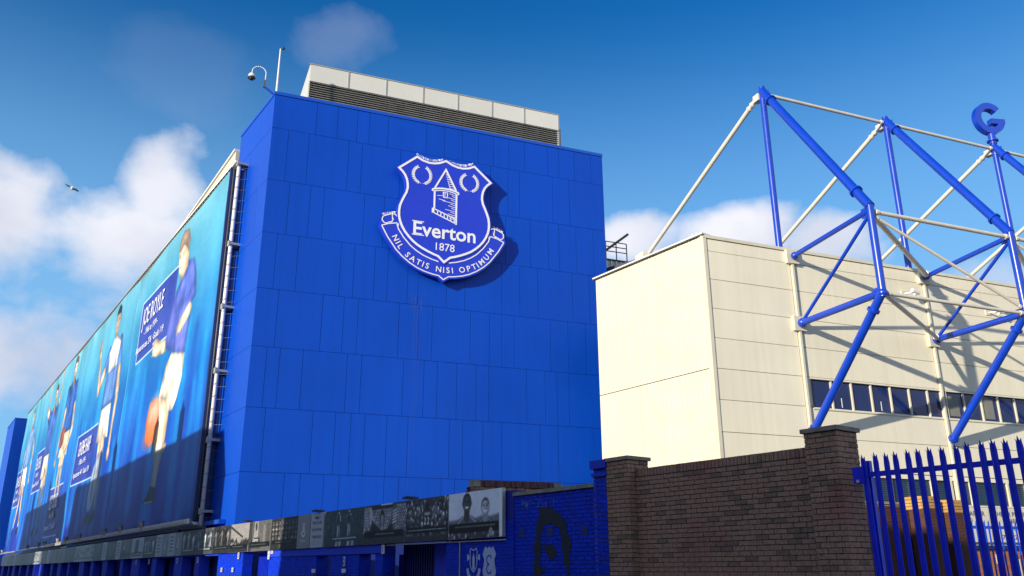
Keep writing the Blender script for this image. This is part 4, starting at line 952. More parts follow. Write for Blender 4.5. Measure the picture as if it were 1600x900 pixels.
# ------------------------------------------------------------------ banners
# bounds u0,u1 along the wall; figures in wall metres (u), z ; reading x = -u
BT, BB = 18.72, 3.55
def banner(u0, u1, label, draw, box_, lines, seed, cells=.055):
    t = thing('player_banner', label, 'banner', LF, (u0, .6, 0), 'player banners along the street side')
    w = u1 - u0; nu = int(w / cells) + 2; nz = int((BT - BB) / .045) + 2
    c = Canvas(-u1, -u0, BB, BT, nu, nz)
    # printed ground: pale cyan above, strong blue in the middle, violet navy at the foot
    st = [(BB, (26, 34, 165)), (5.2, (20, 46, 182)), (7.5, (8, 84, 210)), (10.5, (6, 118, 222)), (13.5, (40, 146, 214)), (16.5, (92, 184, 222)), (BT, (120, 200, 226))]
    zz = [a for a, _ in st]
    for k in range(3): c.C[..., k] = np.interp(c.Z, zz, [b[k] / 255 for _, b in st]) * .84
    n = smoothnoise(nu, nz, 5, 4) - .5; c.C += (n * .10)[..., None] * np.array([.6, 1, 1])
    rs = random.Random(seed)
    # ghost silhouettes and light shafts in the print
    for i in range(12):
        x = -rs.uniform(u0 + .5, u1 - .5); z = rs.uniform(5.5, 9); h = rs.uniform(2.5, 5); col = (.05, .62, .88) if i % 3 else (.05, .22, .62)
        c.capsule((x, z - 3), (x + rs.uniform(-.2, .2), z + h * .6), .7, .45, col, .30, .42); c.ellipse((x, z + h * .6 + .9), .38, .5, col, .2, .42)
    for i in range(5):
        x = -rs.uniform(u0, u1); c.capsule((x, 5), (x + rs.uniform(-1.2, 1.2), 17), .15, .5, (.25, .72, .95), .6, .22)
    # caption panel
    if box_:
        bu0, bu1, bz0, bz1 = box_
        c.rect(-bu1, -bu0, bz0, bz1, (.165, .24, .60), .05)
        for r_ in ((-bu1, -bu0, bz1 - .045, bz1 + .045), (-bu1, -bu0, bz0 - .045, bz0 + .045), (-bu1 - .05, -bu1 + .06, bz0, bz1)): c.rect(*r_, (.82, .90, .98), .03, .9)
    c.C += ((smoothnoise(nu, nz, 12, 9) - .5) * .10)[..., None]; c.folds = (smoothnoise(nu, nz, int(w * 2.2), 14) - .5) * .5 + (smoothnoise(nu, nz, int(w * 1.1), 30) - .5) * .35
    draw(c)
    c.rect(-u1, -u1 + .10, BB, BT, (.55, .82, .95), .05, .8)      # pale welded seam
    g = (smoothnoise(nu, nz, 60, 80) - .5) * .03; c.C += g[..., None]
    sh = lambda X, Z: np.stack([-X - u0, .03 * np.sin((-X) * .55) * 1.0 + .02 * np.sin(Z * .9 + X * .3), Z], 1)
    c.sheet('sheet', M_print, t, sh)
    if lines:
        bu0, bu1, bz0, bz1 = box_; H = bz1 - bz0; mb = MB(); cx = (bu0 + bu1) / 2 - u0 + (.6 if seed == 1 else 0); ww = (bu1 - bu0)
        for tx, sz, zz_, bo, wd in ((lines[0], .42, .55, .004, .60), (lines[1], .15, .36, .004, .40), (lines[2], .15, .14, .004, .80)):
            mb = MB(); put_text(mb, tx, H * sz, cx, bz0 + H * zz_, .075, -1, bo, width=ww * wd); mb.build('caption_line', M_letter, t)
    mb = MB().box(0, w, -.06, -.03, BB - .02, BB + .05).box(0, w, -.06, -.03, BT - .05, BT + .02); mb.build('hem_batten', M_galv, t)
    return t
def P1(c):
    n = lambda pts: [(-u, z) for u, z in pts]
    skin, skin2 = (.93, .84, .70), (.72, .58, .44)
    c.poly(n([(12.3, 9.87), (12.16, 8.79), (12.27, 7.75), (12.0, 7.1), (11.44, 6.23), (11.66, 5.45), (10.66, 4.65), (10.66, 5.57), (10.44, 6.34), (10.11, 7.04), (10.02, 8.74), (10.7, 9.51)]), skin, .05)
    c.poly(n([(12.0, 7.1), (11.44, 6.23), (11.66, 5.45), (10.66, 4.65), (10.66, 5.57), (10.44, 6.34), (10.11, 7.04)]), (.40, .42, .45), .12, .75)
    c.poly(n([(11.0, 9.6), (10.9, 8.6), (10.6, 7.3), (10.11, 7.04), (10.02, 8.74), (10.3, 9.5)]), skin2, .2, .6)
    c.poly(n([(10.6, 7.35), (9.7, 7.3), (9.75, 7.0), (10.2, 6.85)]), skin, .05)
    c.poly(n([(11.66, 5.45), (12.09, 5.04), (12.83, 4.76), (11.87, 4.66), (10.58, 4.64), (10.61, 5.3)]), (.20, .20, .26), .05); c.capsule((-12.5, 4.72), (-10.9, 4.70), .04, .04, (.8, .8, .8), .03, .6)
    c.poly(n([(10.6, 11.84), (11.54, 11.36), (12.01, 10.58), (12.3, 9.87), (10.82, 9.51), (10.27, 8.82), (9.37, 8.79), (8.71, 9.29), (8.17, 10.2), (8.1, 11.3)]), (.94, .91, .82), .05)
    for a, b in (((10.8, 11.4), (11.3, 9.9)), ((9.9, 11.2), (10.2, 9.3)), ((9.0, 11.0), (9.4, 9.4)), ((10.9, 10.6), (10.7, 9.6))): c.capsule((-a[0], a[1]), (-b[0], b[1]), .06, .14, (.74, .71, .64), .12, .55)
    c.poly(n([(8.61, 16.15), (9.73, 16.34), (10.75, 15.58), (11.38, 15.15), (11.86, 14.36), (12.1, 13.36), (12.21, 12.71), (11.9, 12.3), (10.57, 11.79), (8.11, 11.32), (8.02, 12.96), (8.11, 13.76), (7.44, 13.94), (7.77, 15.02), (8.31, 15.9)]), (.34, .42, .80), .10)
    c.poly(n([(11.6, 14.5), (12.1, 13.3), (12.2, 12.6), (11.5, 12.3), (11.0, 13.6)]), (.42, .44, .78), .25, .7); c.poly(n([(9.4, 13.8), (10.2, 13.2), (9.9, 11.8), (8.6, 11.5)]), (.52, .50, .82), .3, .7)
    for k in range(7): u = 8.6 + k * .5; c.capsule((-u, 15.4 - k * .1), (-(u + .3), 12.2), .05, .10, (.18, .24, .60), .14, .45)
    c.poly(n([(8.09, 13.72), (8.47, 13.9), (9.75, 13.39), (10.28, 13.08), (10.28, 12.79), (9.64, 12.57), (9.09, 12.8), (8.09, 13.12), (7.87, 13.49)]), skin, .05)
    for k in range(4): c.capsule((-(9.7 + k * .05), 13.2 - k * .14), (-(10.45 - k * .07), 12.98 - k * .13), .06, .045, skin, .03)
    c.poly(n([(12.28, 12.83), (13.47, 12.98), (14.08, 13.25), (14.76, 13.38), (15.2, 13.12), (14.95, 12.48), (14.0, 12.24), (11.9, 12.09)]), skin, .05)
    for k in range(4): c.capsule((-(14.6 + k * .06), 13.2 - k * .18), (-(15.25 - k * .06), 13.22 - k * .24), .09, .07, (.95, .88, .78), .03)
    c.poly(n([(11.83, 17.46), (11.68, 16.7), (11.29, 16.04), (10.73, 15.53), (9.74, 16.04), (9.77, 16.43), (9.72, 16.79), (10.35, 17.45), (11.05, 17.6)]), skin, .05)
    c.poly(n([(10.6, 16.0), (9.8, 16.1), (9.8, 16.6), (10.3, 16.8)]), skin2, .2, .6)
    c.poly(n([(10.13, 18.2), (11.18, 18.4), (11.71, 18.02), (11.83, 17.46), (11.52, 17.28), (10.97, 17.62), (10.27, 17.27), (9.83, 16.86), (9.75, 17.53)]), (.64, .54, .46), .06)
    for u in (11.45, 10.85): c.ellipse((-u, 17.02), .13, .05, (.28, .2, .18), .04, .8); c.ellipse((-u, 17.16), .18, .035, (.45, .34, .28), .04, .7)
    c.ellipse((-11.25, 16.72), .10, .10, (.66, .50, .38), .08, .7); c.ellipse((-11.15, 16.38), .22, .05, (.62, .30, .26), .04, .8)
    c.poly(n([(13.03, 9.99), (12.17, 9.64), (11.71, 8.51), (12.03, 7.72), (13.01, 7.47), (14.07, 7.86), (14.53, 8.9), (14.1, 9.83)]), (.93, .45, .28), .06)
    c.ellipse((-12.9, 9.3), 1.0, .6, (.98, .74, .66), .5, .85); c.ellipse((-13.1, 8.0), 1.1, .45, (.96, .42, .16), .4, .8)
def figure(c, u, z0, h, shirt, shorts, arms, sock, ball=None, hair=(.2, .15, .12), legs=(.5, -.6), w=1.0):
    """standing footballer; u = centre, all in wall metres"""
    x = -u; s_ = h / 7.6; sk, sk2 = (.86, .74, .62), (.62, .48, .38)
    for k, d in enumerate(legs):
        kx, fx = x + d * s_ * .8 * w, x + d * s_ * 1.6 * w
        c.capsule((x + d * s_ * .5, z0 + h * .46), (kx, z0 + h * .27), s_ * .48 * w, s_ * .32 * w, sk, .05); c.capsule((kx, z0 + h * .27), (fx, z0 + h * .05), s_ * .33 * w, s_ * .2 * w, sock, .05)
        c.capsule((fx, z0 + h * .03), (fx - s_ * .6, z0 + h * .012), s_ * .2, s_ * .15, (.12, .12, .16), .05)
        c.capsule((kx + s_ * .12, z0 + h * .40), (kx + s_ * .12, z0 + h * .12), s_ * .08, s_ * .08, sk2, .12, .6)
    c.poly([(x - s_ * .95 * w, z0 + h * .53), (x + s_ * .9 * w, z0 + h * .53), (x + s_ * 1.1 * w, z0 + h * .36), (x + s_ * .15, z0 + h * .38), (x, z0 + h * .42), (x - s_ * .2, z0 + h * .36), (x - s_ * 1.2 * w, z0 + h * .37)], shorts, .05)
    c.capsule((x + s_ * .3, z0 + h * .5), (x + s_ * .6, z0 + h * .38), .04, .10, tuple(q * .75 for q in shorts), .12, .5)
    c.poly([(x - s_ * 1.25 * w, z0 + h * .80), (x - s_ * .4, z0 + h * .845), (x + s_ * .4, z0 + h * .845), (x + s_ * 1.2 * w, z0 + h * .80), (x + s_ * 1.0 * w, z0 + h * .52), (x - s_ * 1.0 * w, z0 + h * .52)], shirt, .05)
    for q in (-.5, 0, .45): c.capsule((x + q * s_, z0 + h * .76), (x + (q + .25) * s_, z0 + h * .55), .05, .12, tuple(v * .72 for v in shirt), .15, .5)
    for sg, (e, hnd) in zip((-1, 1), arms):
        sx, sz = x + sg * s_ * 1.1 * w, z0 + h * .785; ex, ez = sx + e[0] * s_ * w, sz + e[1] * s_; hx, hz_ = ex + hnd[0] * s_ * w, ez + hnd[1] * s_
        c.capsule((sx, sz), ((sx + ex) / 2, (sz + ez) / 2), s_ * .36, s_ * .32, shirt, .05); c.capsule(((sx + ex) / 2, (sz + ez) / 2), (ex, ez), s_ * .26, s_ * .22, sk, .05); c.capsule((ex, ez), (hx, hz_), s_ * .21, s_ * .14, sk, .05); c.ellipse((hx, hz_), s_ * .22, s_ * .26, sk, .05)
    c.capsule((x, z0 + h * .83), (x, z0 + h * .88), s_ * .28, s_ * .26, sk2, .05); c.ellipse((x, z0 + h * .93), s_ * .40, s_ * .52, sk, .05)
    c.poly([(x - s_ * .44, z0 + h * .93), (x - s_ * .40, z0 + h * .985), (x, z0 + h * 1.01), (x + s_ * .42, z0 + h * .985), (x + s_ * .45, z0 + h * .92), (x + s_ * .3, z0 + h * .96), (x - s_ * .3, z0 + h * .965)], hair, .05)
    for q in (-.16, .16): c.ellipse((x + q * s_, z0 + h * .935), s_ * .08, s_ * .035, (.2, .14, .12), .03, .8)
    c.ellipse((x, z0 + h * .893), s_ * .14, s_ * .03, (.5, .25, .22), .03, .8)
    if ball: c.ellipse((-ball[0], ball[1]), ball[2], ball[2], ball[3], .05); c.ellipse((-ball[0] + .2, ball[1] + .2), ball[2] * .5, ball[2] * .5, tuple(min(1, v * 1.25) for v in ball[3]), .3, .6)
def P2(c):
    c.ellipse((-28.2, 6.6), 1.25, 1.6, (.66, .70, .72), .10, .9)
    figure(c, 27.2, 4.4, 14.0, (.30, .46, .74), (.92, .90, .82), (((-1.3, -1.1), (-.9, 1.9)), ((.6, -2.0), (-.1, -1.8))), (.55, .62, .74), None, (.12, .10, .12), (.35, -.35), 1.0)
    x = -27.2; c.poly([(x - 2.0, 15.6), (x - .6, 16.3), (x + .6, 16.3), (x + 2.0, 15.6), (x + 1.5, 14.1), (x - 1.5, 14.1)], (.90, .90, .86), .06)
    for k in range(9): c.rect(x - 1.6, x + 1.6, 12.0 + k * .22, 12.06 + k * .22, (.60, .70, .86), .03, .5)
def P3(c): figure(c, 44.6, 5.6, 12.9, (.16, .32, .62), (.90, .84, .72), (((-.6, -1.8), (-.4, -1.5)), ((.5, -2.0), (-1.2, -1.2))), (.60, .62, .66), (46.3, 12.0, .9, (.55, .28, .18)), (.45, .36, .30), (.3, -.5), 1.0)
def P4(c): figure(c, 55.2, 4.6, 13.4, (.22, .36, .66), (.90, .84, .74), (((-1.2, .6), (-.2, 2.0)), ((.7, 1.2), (.3, 1.9))), (.30, .34, .48), None, (.35, .24, .18), (.9, -.3), 1.0)
def P5(c): figure(c, 71.5, 5.2, 13.0, (.42, .56, .80), (.92, .88, .78), (((-.8, -1.8), (.4, -1.6)), ((1.0, -1.2), (.3, -1.8))), (.80, .74, .66), None, (.5, .4, .3), (.7, -.8), 1.1)
banner(3.5, 21.7, 'nearest, rightmost banner: footballer in blue shirt striking an orange ball', P1, (11.6, 19.7, 12.95, 16.6), ('JOE ROYLE', '- 1966 to 1974 -', 'Appearances 276 · Goals 119'), 1)
banner(21.75, 39.25, 'second banner from the right: player with pale chest band and one hand out', P2, (29.4, 37.3, 7.4, 10.9), ('GRAEME SHARP', '- 1980 to 1991 -', 'Appearances 447 · Goals 159'), 2, .09)
banner(39.3, 50.75, 'third banner from the right: player in dark blue shirt holding a brown ball', P3, (41.5, 48.5, 4.2, 8.0), ('ALEX YOUNG', '- 1960 to 1968 -', 'Appearances 272 · Goals 87'), 3, .09)
banner(50.8, 63.0, 'fourth banner from the right: player with both arms raised', P4, (56.6, 62.2, 8.6, 12.4), ('BOB LATCHFORD', '- 1974 to 1981 -', 'Appearances 289 · Goals 138'), 4, .10)
banner(63.05, 79.5, 'farthest, leftmost banner: player in pale shirt and white shorts', P5, (72.6, 78.8, 8.2, 12.0), ('DAVE HICKSON', '- 1948 to 1959 -', 'Appearances 243 · Goals 111'), 5, .11)

# ---- the tube frame round the banners
def frame():
    t = thing('banner_frame', 'pale tubular frame with cables holding the row of banners', 'banner frame', LF, (0, 0, 0))
    MB().tube((3.05, .38, 3.3), (3.05, .38, 19.0), .085, 14).build('upright_tube', M_white, t, True)
    MB().tube((3.33, .50, 3.5), (3.33, .50, 18.9), .035, 8).build('upright_rod', M_darkgrey, t, True)
    MB().box(3.39, 3.49, .02, .64, 3.5, 18.85).build('edge_channel', mat('navy_channel', (.01, .03, .14), .5), t)
    MB().tube((3.0, .50, 19.02), (79.6, .50, 19.02), .09, 10).build('top_tube', M_galv, t, True)
    MB().tube((3.4, .62, 18.84), (79.6, .62, 18.84), .035, 6).build('top_lacing_bar', M_darkgrey, t)
    m = MB(); x = 3.4
    while x < 79: m.tube((x, .63, 18.72), (x + .14, .50, 19.10), .022, 5); x += .42
    stuff(m.build('lacing_hooks', M_galv, t))
    MB().tube((3.2, .86, 3.42), (79.8, .86, 3.42), .085, 10).build('bottom_tube', M_galv, t, True)
    MB().tube((3.05, .38, 3.35), (3.3, .86, 3.42), .085, 10).build('bottom_elbow', M_galv, t, True)
    MB().box(2.9, 79.8, .18, .52, 3.20, 3.30).build('cable_tray', M_darkgrey, t)
    m = MB(); z = 3.6
    while z < 18.8:
        ps = [(3.05 + .125 * math.cos(R(a)), 0.38 + .125 * math.sin(R(a)), z + .30 * a / 360) for a in range(0, 361, 45)]; m.path(ps, .009, 4); m.tube((3.05, .38, z), (2.75, .04, z), .007, 4); z += .52
    stuff(m.build('coiled_cable', M_darkgrey, t))
    m = MB(); x = 3.0
    while x < 45: m.tube((x, .86, 3.33), (x + .08, .86, 3.52), .10, 8); x += .25
    stuff(m.build('bottom_coil', M_galv, t))
    for z in (3.85, 6.64, 9.48, 12.25, 15.1, 18.95): MB().box(2.93, 3.42, .0, .46, z - .05, z + .05).box(2.93, 3.17, .45, .50, z - .12, z + .12).build('bracket', M_grey, t)
frame()
for i, u in enumerate((10.76, 15.5, 19.8, 27.8, 33.1, 36.5, 43.4, 47.1, 54.3, 76.7)):
    labs = ['first, nearest of the small lamps on the rail under the banners', 'second lamp from the right on the rail under the nearest banner', 'third lamp from the right on the rail, near the banner seam', 'lamp on the rail below the second banner player']
    t = thing('rail_lamp', labs[i] if i < 4 else 'small pale lamp on the rail under the banners, %s from the right' % ORD[i], 'spotlight', LF, (u, .95, 3.5), 'lamps on the rail under the banners')
    MB().tube((0, 0, .02), (0, .05, .30), .11, 10, .15).build('lamp_head', M_galv, t); MB().tube((0, 0, -.1), (0, 0, .06), .04, 8).build('stem', M_galv, t)

# ------------------------------------------------------------------ the cream stand
CH = 12.18
PIL = [3.56 + 6.04 * k for k in range(7)]
def cream():
    r = thing('cream_stand', 'cream panelled stadium stand on the right with ribbon windows and pale end wall', 'stadium stand', CF, (0, 0, 0))
    # local frame of CF; outward is -y
    end = lambda d, off=0: None
    ca = math.cos(CL.t - CF.t); sa = math.sin(CL.t - CF.t)      # end wall direction in CF local axes
    E_ = lambda d, o=0: (ca * d - sa * o, sa * d + ca * o)       # o = outward (towards street)
    # core volume
    pts = [E_(.06, -.06), (45, .08), (45, 22), E_(5.5, -.06)[0:2], ]
    pts = [(.06, .08), (45, .08), (45, 14), (E_(14, -.08))]
    pts = [(.06, .08), (45, .08), (45, 9), E_(9.2, -.06), E_(5.5, -.06)]
    pts = [(.05, .08), (45, .08), (45, 9.0), (E_(5.55, -.06)[0] + 2.8, 9.0), E_(5.55, -.06)]
    m = MB(); n = len(pts); m.add([(x, y, 0) for x, y in pts] + [(x, y, CH - .05) for x, y in pts], [tuple(range(n)), tuple(range(n, 2 * n))] + [(i, (i + 1) % n, n + (i + 1) % n, n + i) for i in range(n)])
    m.build('core', M_creamcore, r)
    g = .009
    Z = [12.06, 11.63, 10.65, 9.65, 8.66, 7.66, 6.66, 5.65, 4.62, 3.60, 2.30]
    bounds = [.10] + PIL + [45]
    for bi, (a, b) in enumerate(zip(bounds, bounds[1:])):
        for z1, z0 in zip(Z, Z[1:]):
            segs = [(a, b, z0, z1)]
            if bi >= 1:
                if z1 == 7.66: segs = [(a, max(a, 3.80), z0, z1)] if bi == 1 else []
                if z1 == 8.66 or z1 == 6.66: pass
                if z1 in (4.62, ): segs = []           # lower ribbon window zone handled below
            for (p, q, u, v) in segs:
                if q - p < .05: continue
                y = random.uniform(-.003, .003)
                MB().box(p + (.075 if p in PIL else g), q - (.075 if q in PIL else g), y - 0.0, .05, u + g, v - g).build('cladding_panel', M_cream, r)
    # upper ribbon window
    W0, W1, x0 = 6.62, 7.58, 3.80
    for z0, z1 in ((7.58, 7.66), ): MB().box(x0, 45, -.004, .05, 7.585, 7.655).build('window_head', M_cream, r)
    MB().box(x0, 45, -.03, .10, 6.575, 6.62).build('window_sill', M_creamtrim, r); MB().box(x0 - .035, x0, -.02, .10, 6.62, 7.60).build('window_jamb', M_darkgrey, r); MB().box(x0 - .035, 45, -.022, .1, 7.58, 7.60).build('window_head_trim', M_darkgrey, r)
    i = 0; x = x0
    while x < 30:
        w = .86; fr_ = MB().box(x + w - .026, x + w + .026, -.008, .10, W0, W1).build('window_mullion', M_creamtrim, r)
        MB().box(x + .03, x + w - .03, .055, .07, W0, W1).build('window_pane', M_glass, r)
        if i in (7, 9): MB().box(x + .1, x + .62, .045, .052, W0 + .12, W1 - .12).build('window_blind', M_blind, r)
        if i in (1, 3): MB().box(x + .40, x + .43, .045, .052, W0 + .1, W0 + .42).build('window_latch', M_white, r)
        x += w; i += 1
    # lower ribbon window with louvred glass, cream rail, then brick
    i = 0; x = 4.0
    MB().box(3.6, 45, .0, .05, 4.46, 4.60).build('window_head', M_cream, r); MB().box(3.6, 45, -.02, .1, 3.60, 3.66).build('window_sill', M_creamtrim, r)
    while x < 24:
        w = .9; MB().box(x + w - .04, x + w + .04, -.01, .10, 3.66, 4.46).build('window_mullion', M_creamtrim, r)
        p = MB()
        for k in range(11): z = 3.67 + k * .072; p.add([(x + .03, .05, z), (x + w - .03, .05, z), (x + w - .03, .075, z + .068), (x + .03, .075, z + .068)], [(0, 1, 2, 3)])
        stuff(p.build('louvred_pane', M_glass2, r)); x += w; i += 1
    # pilasters
    for x in PIL: MB().box(x - .042, x + .042, -.09, .05, 2.2, 11.9).build('pilaster', M_creamtrim, r)
    # corner trim and top trim
    m = MB(); m.box(-.02, .10, -.03, .05, 0, CH - .1); m.build('corner_trim', M_creamtrim, r)
    MB().box(-.03, 45, -.045, .25, CH - .11, CH).build('top_flashing', M_creamtrim, r)
    # ground floor brick, sunlit orange red
    m = MB(); random.seed(3)
    z = .05
    row = 0
    while z < 2.25:
        x = 2.0 + (.11 if row % 2 else 0)
        while x < 18: m.box(x, x + .215, .0 + random.uniform(-.003, .003), .05, z, z + .065); x += .225
        z += .075; row += 1
    stuff(m.build('ground_brickwork', M_orange, r))
    for x, w in ((8.2, .55), (12.9, 1.0), (15.2, 1.0)): MB().box(x, x + w, -.03, .06, 0, 2.0).build('doorway', M_bluedark, r)
    MB().box(10.9, 11.25, -.03, 0, 1.75, 2.05).build('wall_lamp', M_sign, r); MB().box(11.9, 12.0, -.03, 0, 1.3, 1.9).build('notice', M_plate, r)
    MB().box(5, 45, -.12, .0, 2.22, 2.34).build('canopy_edge', M_bluedark, r)
    # end wall: vertically ribbed sheets, two lifts
    for z0, z1 in ((7.68, CH - .04), (2.3, 7.66)):
        d = .14
        while d < 5.56:
            w = min(1.08, 5.56 - d); m = MB(); k = int(round(w / .18)); o = []
            for i in range(k):
                a = d + i * w / k; s_ = w / k; o += [(a, 0), (a + s_ * .62, 0), (a + s_ * .72, .006), (a + s_ * .90, .006)]
            o.append((d + w - .004, 0)); top = []
            vs = [(*E_(p, q), z0) for p, q in o] + [(*E_(p, q), z1 - .006) for p, q in o]; n = len(o)
            m.add(vs, [(i, i + 1, n + i + 1, n + i) for i in range(n - 1)]); m.build('ribbed_sheet', M_creamend, r); d += w
    m = MB(); c = [E_(-.02, .03), E_(.15, .03), E_(.15, -.05), E_(-.02, -.05)]; m.add([(x, y, 0) for x, y in c] + [(x, y, CH) for x, y in c], [(0, 1, 2, 3), (4, 5, 6, 7), (0, 1, 5, 4), (1, 2, 6, 5), (2, 3, 7, 6), (3, 0, 4, 7)]); m.build('corner_trim', M_creamend, r)
    # end return at the far side of the end wall
    # corrugated edge of the roof sheet over the end wall
    m = MB(); d = -.05
    while d < 5.6:
        c = [E_(d, .09), E_(d + .07, .09), E_(d + .07, -.2), E_(d, -.2)]; m.add([(x, y, CH - .035) for x, y in c] + [(x, y, CH + .0) for x, y in c], [(0, 1, 2, 3), (4, 5, 6, 7), (0, 1, 5, 4), (1, 2, 6, 5), (2, 3, 7, 6), (3, 0, 4, 7)]); d += .14
    stuff(m.build('roof_sheet_edge', M_darkgrey, r))
    c = [E_(-.06, .11), E_(5.6, .11), E_(5.6, -.3), E_(-.06, -.3)]; m = MB(); m.add([(x, y, CH) for x, y in c] + [(x, y, CH + .05) for x, y in c], [(0, 1, 2, 3), (4, 5, 6, 7), (0, 1, 5, 4), (1, 2, 6, 5), (2, 3, 7, 6), (3, 0, 4, 7)]); m.build('edge_cap', M_white, r)
    # roof sloping up to the back
    m = MB(); a = E_(5.55, -.1); m.add([(0, .1, CH - .04), (45, .1, CH - .04), (45, 9, CH + .4), (a[0] + 2.8, 9, CH + .4), (a[0], a[1], CH - .02)], [(0, 1, 2, 3, 4)]); m.build('roof_sheet', M_roofdeck, r)
    # two little stub pipes at the front corner
    for d in (.35, .55): p = E_(d, -.12); MB().tube((*p, CH), (*p, CH + .20), .05, 8).build('vent_stub', M_creamtrim, r)
    return r
cream()

# club name boards above the ground floor
for x0, x1, lab in ((7.9, 10.72, 'left one of two cream name boards above the stand entrance'), (10.76, 13.6, 'right one of two cream name boards above the stand entrance')):
    t = thing('stand_name_board', lab, 'sign board', CF, (x0, -.14, 2.44), 'cream name boards above the stand entrance')
    w = x1 - x0; box('board', M_sign, t, 0, w, -.02, .05, 0, 1.12); m = MB()
    put_text(m, 'THE SIR PHILIP CARTER', .22, w / 2, .86, -.026, 1, .012, width=w * .86); put_text(m, 'PARK STAND', .22, w / 2, .64, -.026, 1, .012, width=w * .42)
    put_text(m, 'TURNSTILES', .17, w / 2, .40, -.026, 1, .008, width=w * .36); put_text(m, '71 72 73 74 75', .20, w / 2, .10, -.026, 1, .008, width=w * .7); m.build('lettering', M_signtext, t)
for x, z, lab in ((8.75, 11.13, 'left one of two small white cameras on the cream wall, above the brace'), (12.9, 10.85, 'right one of two small white cameras on the cream wall')):
    t = thing('wall_camera', lab, 'security camera', CF, (x, 0, z), 'cameras on the cream wall')
    MB().box(-.30, -.05, -.03, 0, -.10, .10).build('back_plate', M_creamtrim, t); MB().tube((-.15, 0, 0), (-.02, -.30, -.02), .03, 8).build('arm', M_white, t)
    MB().tube((-.12, -.34, .03), (.20, -.34, -.03), .08, 12).build('housing', M_white, t); MB().ball((.02, -.30, -.10), .06, 8, 6).build('lamp_ball', M_white, t)

# ------------------------------------------------------------------ external roof trusses
NK, N1Z, N0Z, TY, TZ = 3.75, 9.45, 12.13, .50, 18.72
def truss(k, label):
    x = 3.56 + 6.04 * k
    t = thing('roof_truss', label, 'roof truss', CF, (x, 0, 0), 'blue and white trusses holding the stand roof')
    W0p, W1p = (0, -.18, 11.85), (0, -.18, 9.45); N1, N0, T = (0, -NK, N1Z), (0, -NK, N0Z), (0, TY, TZ); FT = (.0, -.14, 5.80)
    V = Vector
    def tb(name, a, b, r, m, n=16): return smooth_sides(MB().tube(a, b, r, n).build(name, m, t))
    tb('post', (0, TY, CH), (T[0], T[1], T[2] + .16), .115, M_tube)
    MB().box(-.30, .30, TY - .3, TY + .3, CH + .0, CH + .07).build('post_base', M_darkgrey, t); MB().box(-.22, .22, TY - .4, TY + .2, CH - .1, CH + .0).build('post_plinth', M_creamtrim, t)
    tb('main_diagonal', T, (0, -NK - .02, N0Z + .10), .15, M_tube)
    N0e = V((0, -NK - .02, N0Z + .10)); d = (N0e - V(T)).normalized()
    for f in (.75, (N0e - V(T)).length - .85):
        p = V(T) + d * f; smooth_sides(MB().tube(p - d * .04, p + d * .04, .205, 20).build('flange', M_tube, t))
    tb('front_post', (0, -NK, N0Z + .22), (0, -NK, N1Z - .14), .12, M_tube)
    MB().ball((0, -NK, N1Z - .02), .155, 14, 10).build('node', M_tube, t, True)
    tb('upper_strut', (0, -.16, 11.85), N0, .085, M_tube); tb('lower_strut', W1p, N1, .11, M_tube); tb('thin_brace', W1p, (0, -NK, N0Z - .1), .058, M_tube)
    tb('leg', N1, FT, .13, M_tube); dl = (V(FT) - V(N1)).normalized(); p = V(N1) + dl * .62; smooth_sides(MB().tube(p - dl * .04, p + dl * .04, .19, 20).build('flange', M_tube, t))
    p = V(FT) - dl * .12; smooth_sides(MB().tube(p - dl * .05, p + dl * .05, .18, 16).build('foot_flange', M_tube, t))
    for z, rr in ((11.85, .13), (9.45, .16)):
        MB().box(-.25, .25, -.13, -.0, z - .25, z + .25).build('wall_plate', M_creamtrim, t); MB().ball((0, -.22, z), rr, 12, 8).build('end_cap', M_tube, t, True)
    for zz in (N0Z - .02, N1Z + .04): MB().box(-.012, .012, -NK + .08, -NK + .36, zz - .16, zz + .16).build('gusset_plate', M_tube, t)
    MB().box(-.012, .012, TY - .34, TY - .06, TZ - .55, TZ - .12).build('gusset_plate', M_tube, t)
    # white stay running back over the roof
    d2 = (V((0, 9.4, 15.10)) - V(T)).normalized(); a = V(T) + d2 * .25; b = V(T) + d2 * 9.35
    smooth_sides(MB().tube(a, b, .09, 14).build('back_stay', M_offwhite, t)); MB().box(-.12, .12, TY + .1, TY + .42, TZ - .32, TZ - .05).build('stay_lug', M_offwhite, t)
    for f in (.42, .62): p = a + d2 * f; MB().tube(p - d2 * .03, p + d2 * .03, .12, 14).build('stay_collar', M_offwhite, t)
    # ties to the next truss (+x)
    L = 6.04
    def tie(name, a, b, r):
        a, b = V(a), V(b); dd = (b - a).normalized(); o = MB().tube(a + dd * .22, b - dd * .22, r, 12).build(name, M_offwhite, t); smooth_sides(o)
        for q in (a + dd * .24, b - dd * .24): MB().tube(q - dd * .05, q + dd * .05, r * 1.35, 10).build('tie_collar', M_offwhite, t)
    tie('top_tie', (0, TY, TZ - .12), (L, TY, TZ - .12), .066); tie('upper_tie', (0, -NK, N0Z - .05), (L, -NK, N0Z - .05), .07); tie('lower_tie', (0, -NK, N1Z - .02), (L, -NK, N1Z - .02), .06)
    tie('cross_tie', (0, -NK, N0Z - .15), (L, -NK, N1Z + .12), .048)
    tie('plan_tie', (0, -NK, N0Z - .12), (L, -.25, 11.87), .085); tie('plan_tie', (0, -NK, N1Z), (L, -.25, 9.47), .075)
    return t
tl = ['leftmost roof truss, its blue diagonal rising to the far left top node', 'second roof truss from the left, in the middle of the row', 'third roof truss, the one that carries the letter G on its top', 'fourth roof truss, cut off by the right picture edge', 'fifth roof truss, beyond the right picture edge']
for k in range(5): truss(k, tl[k])

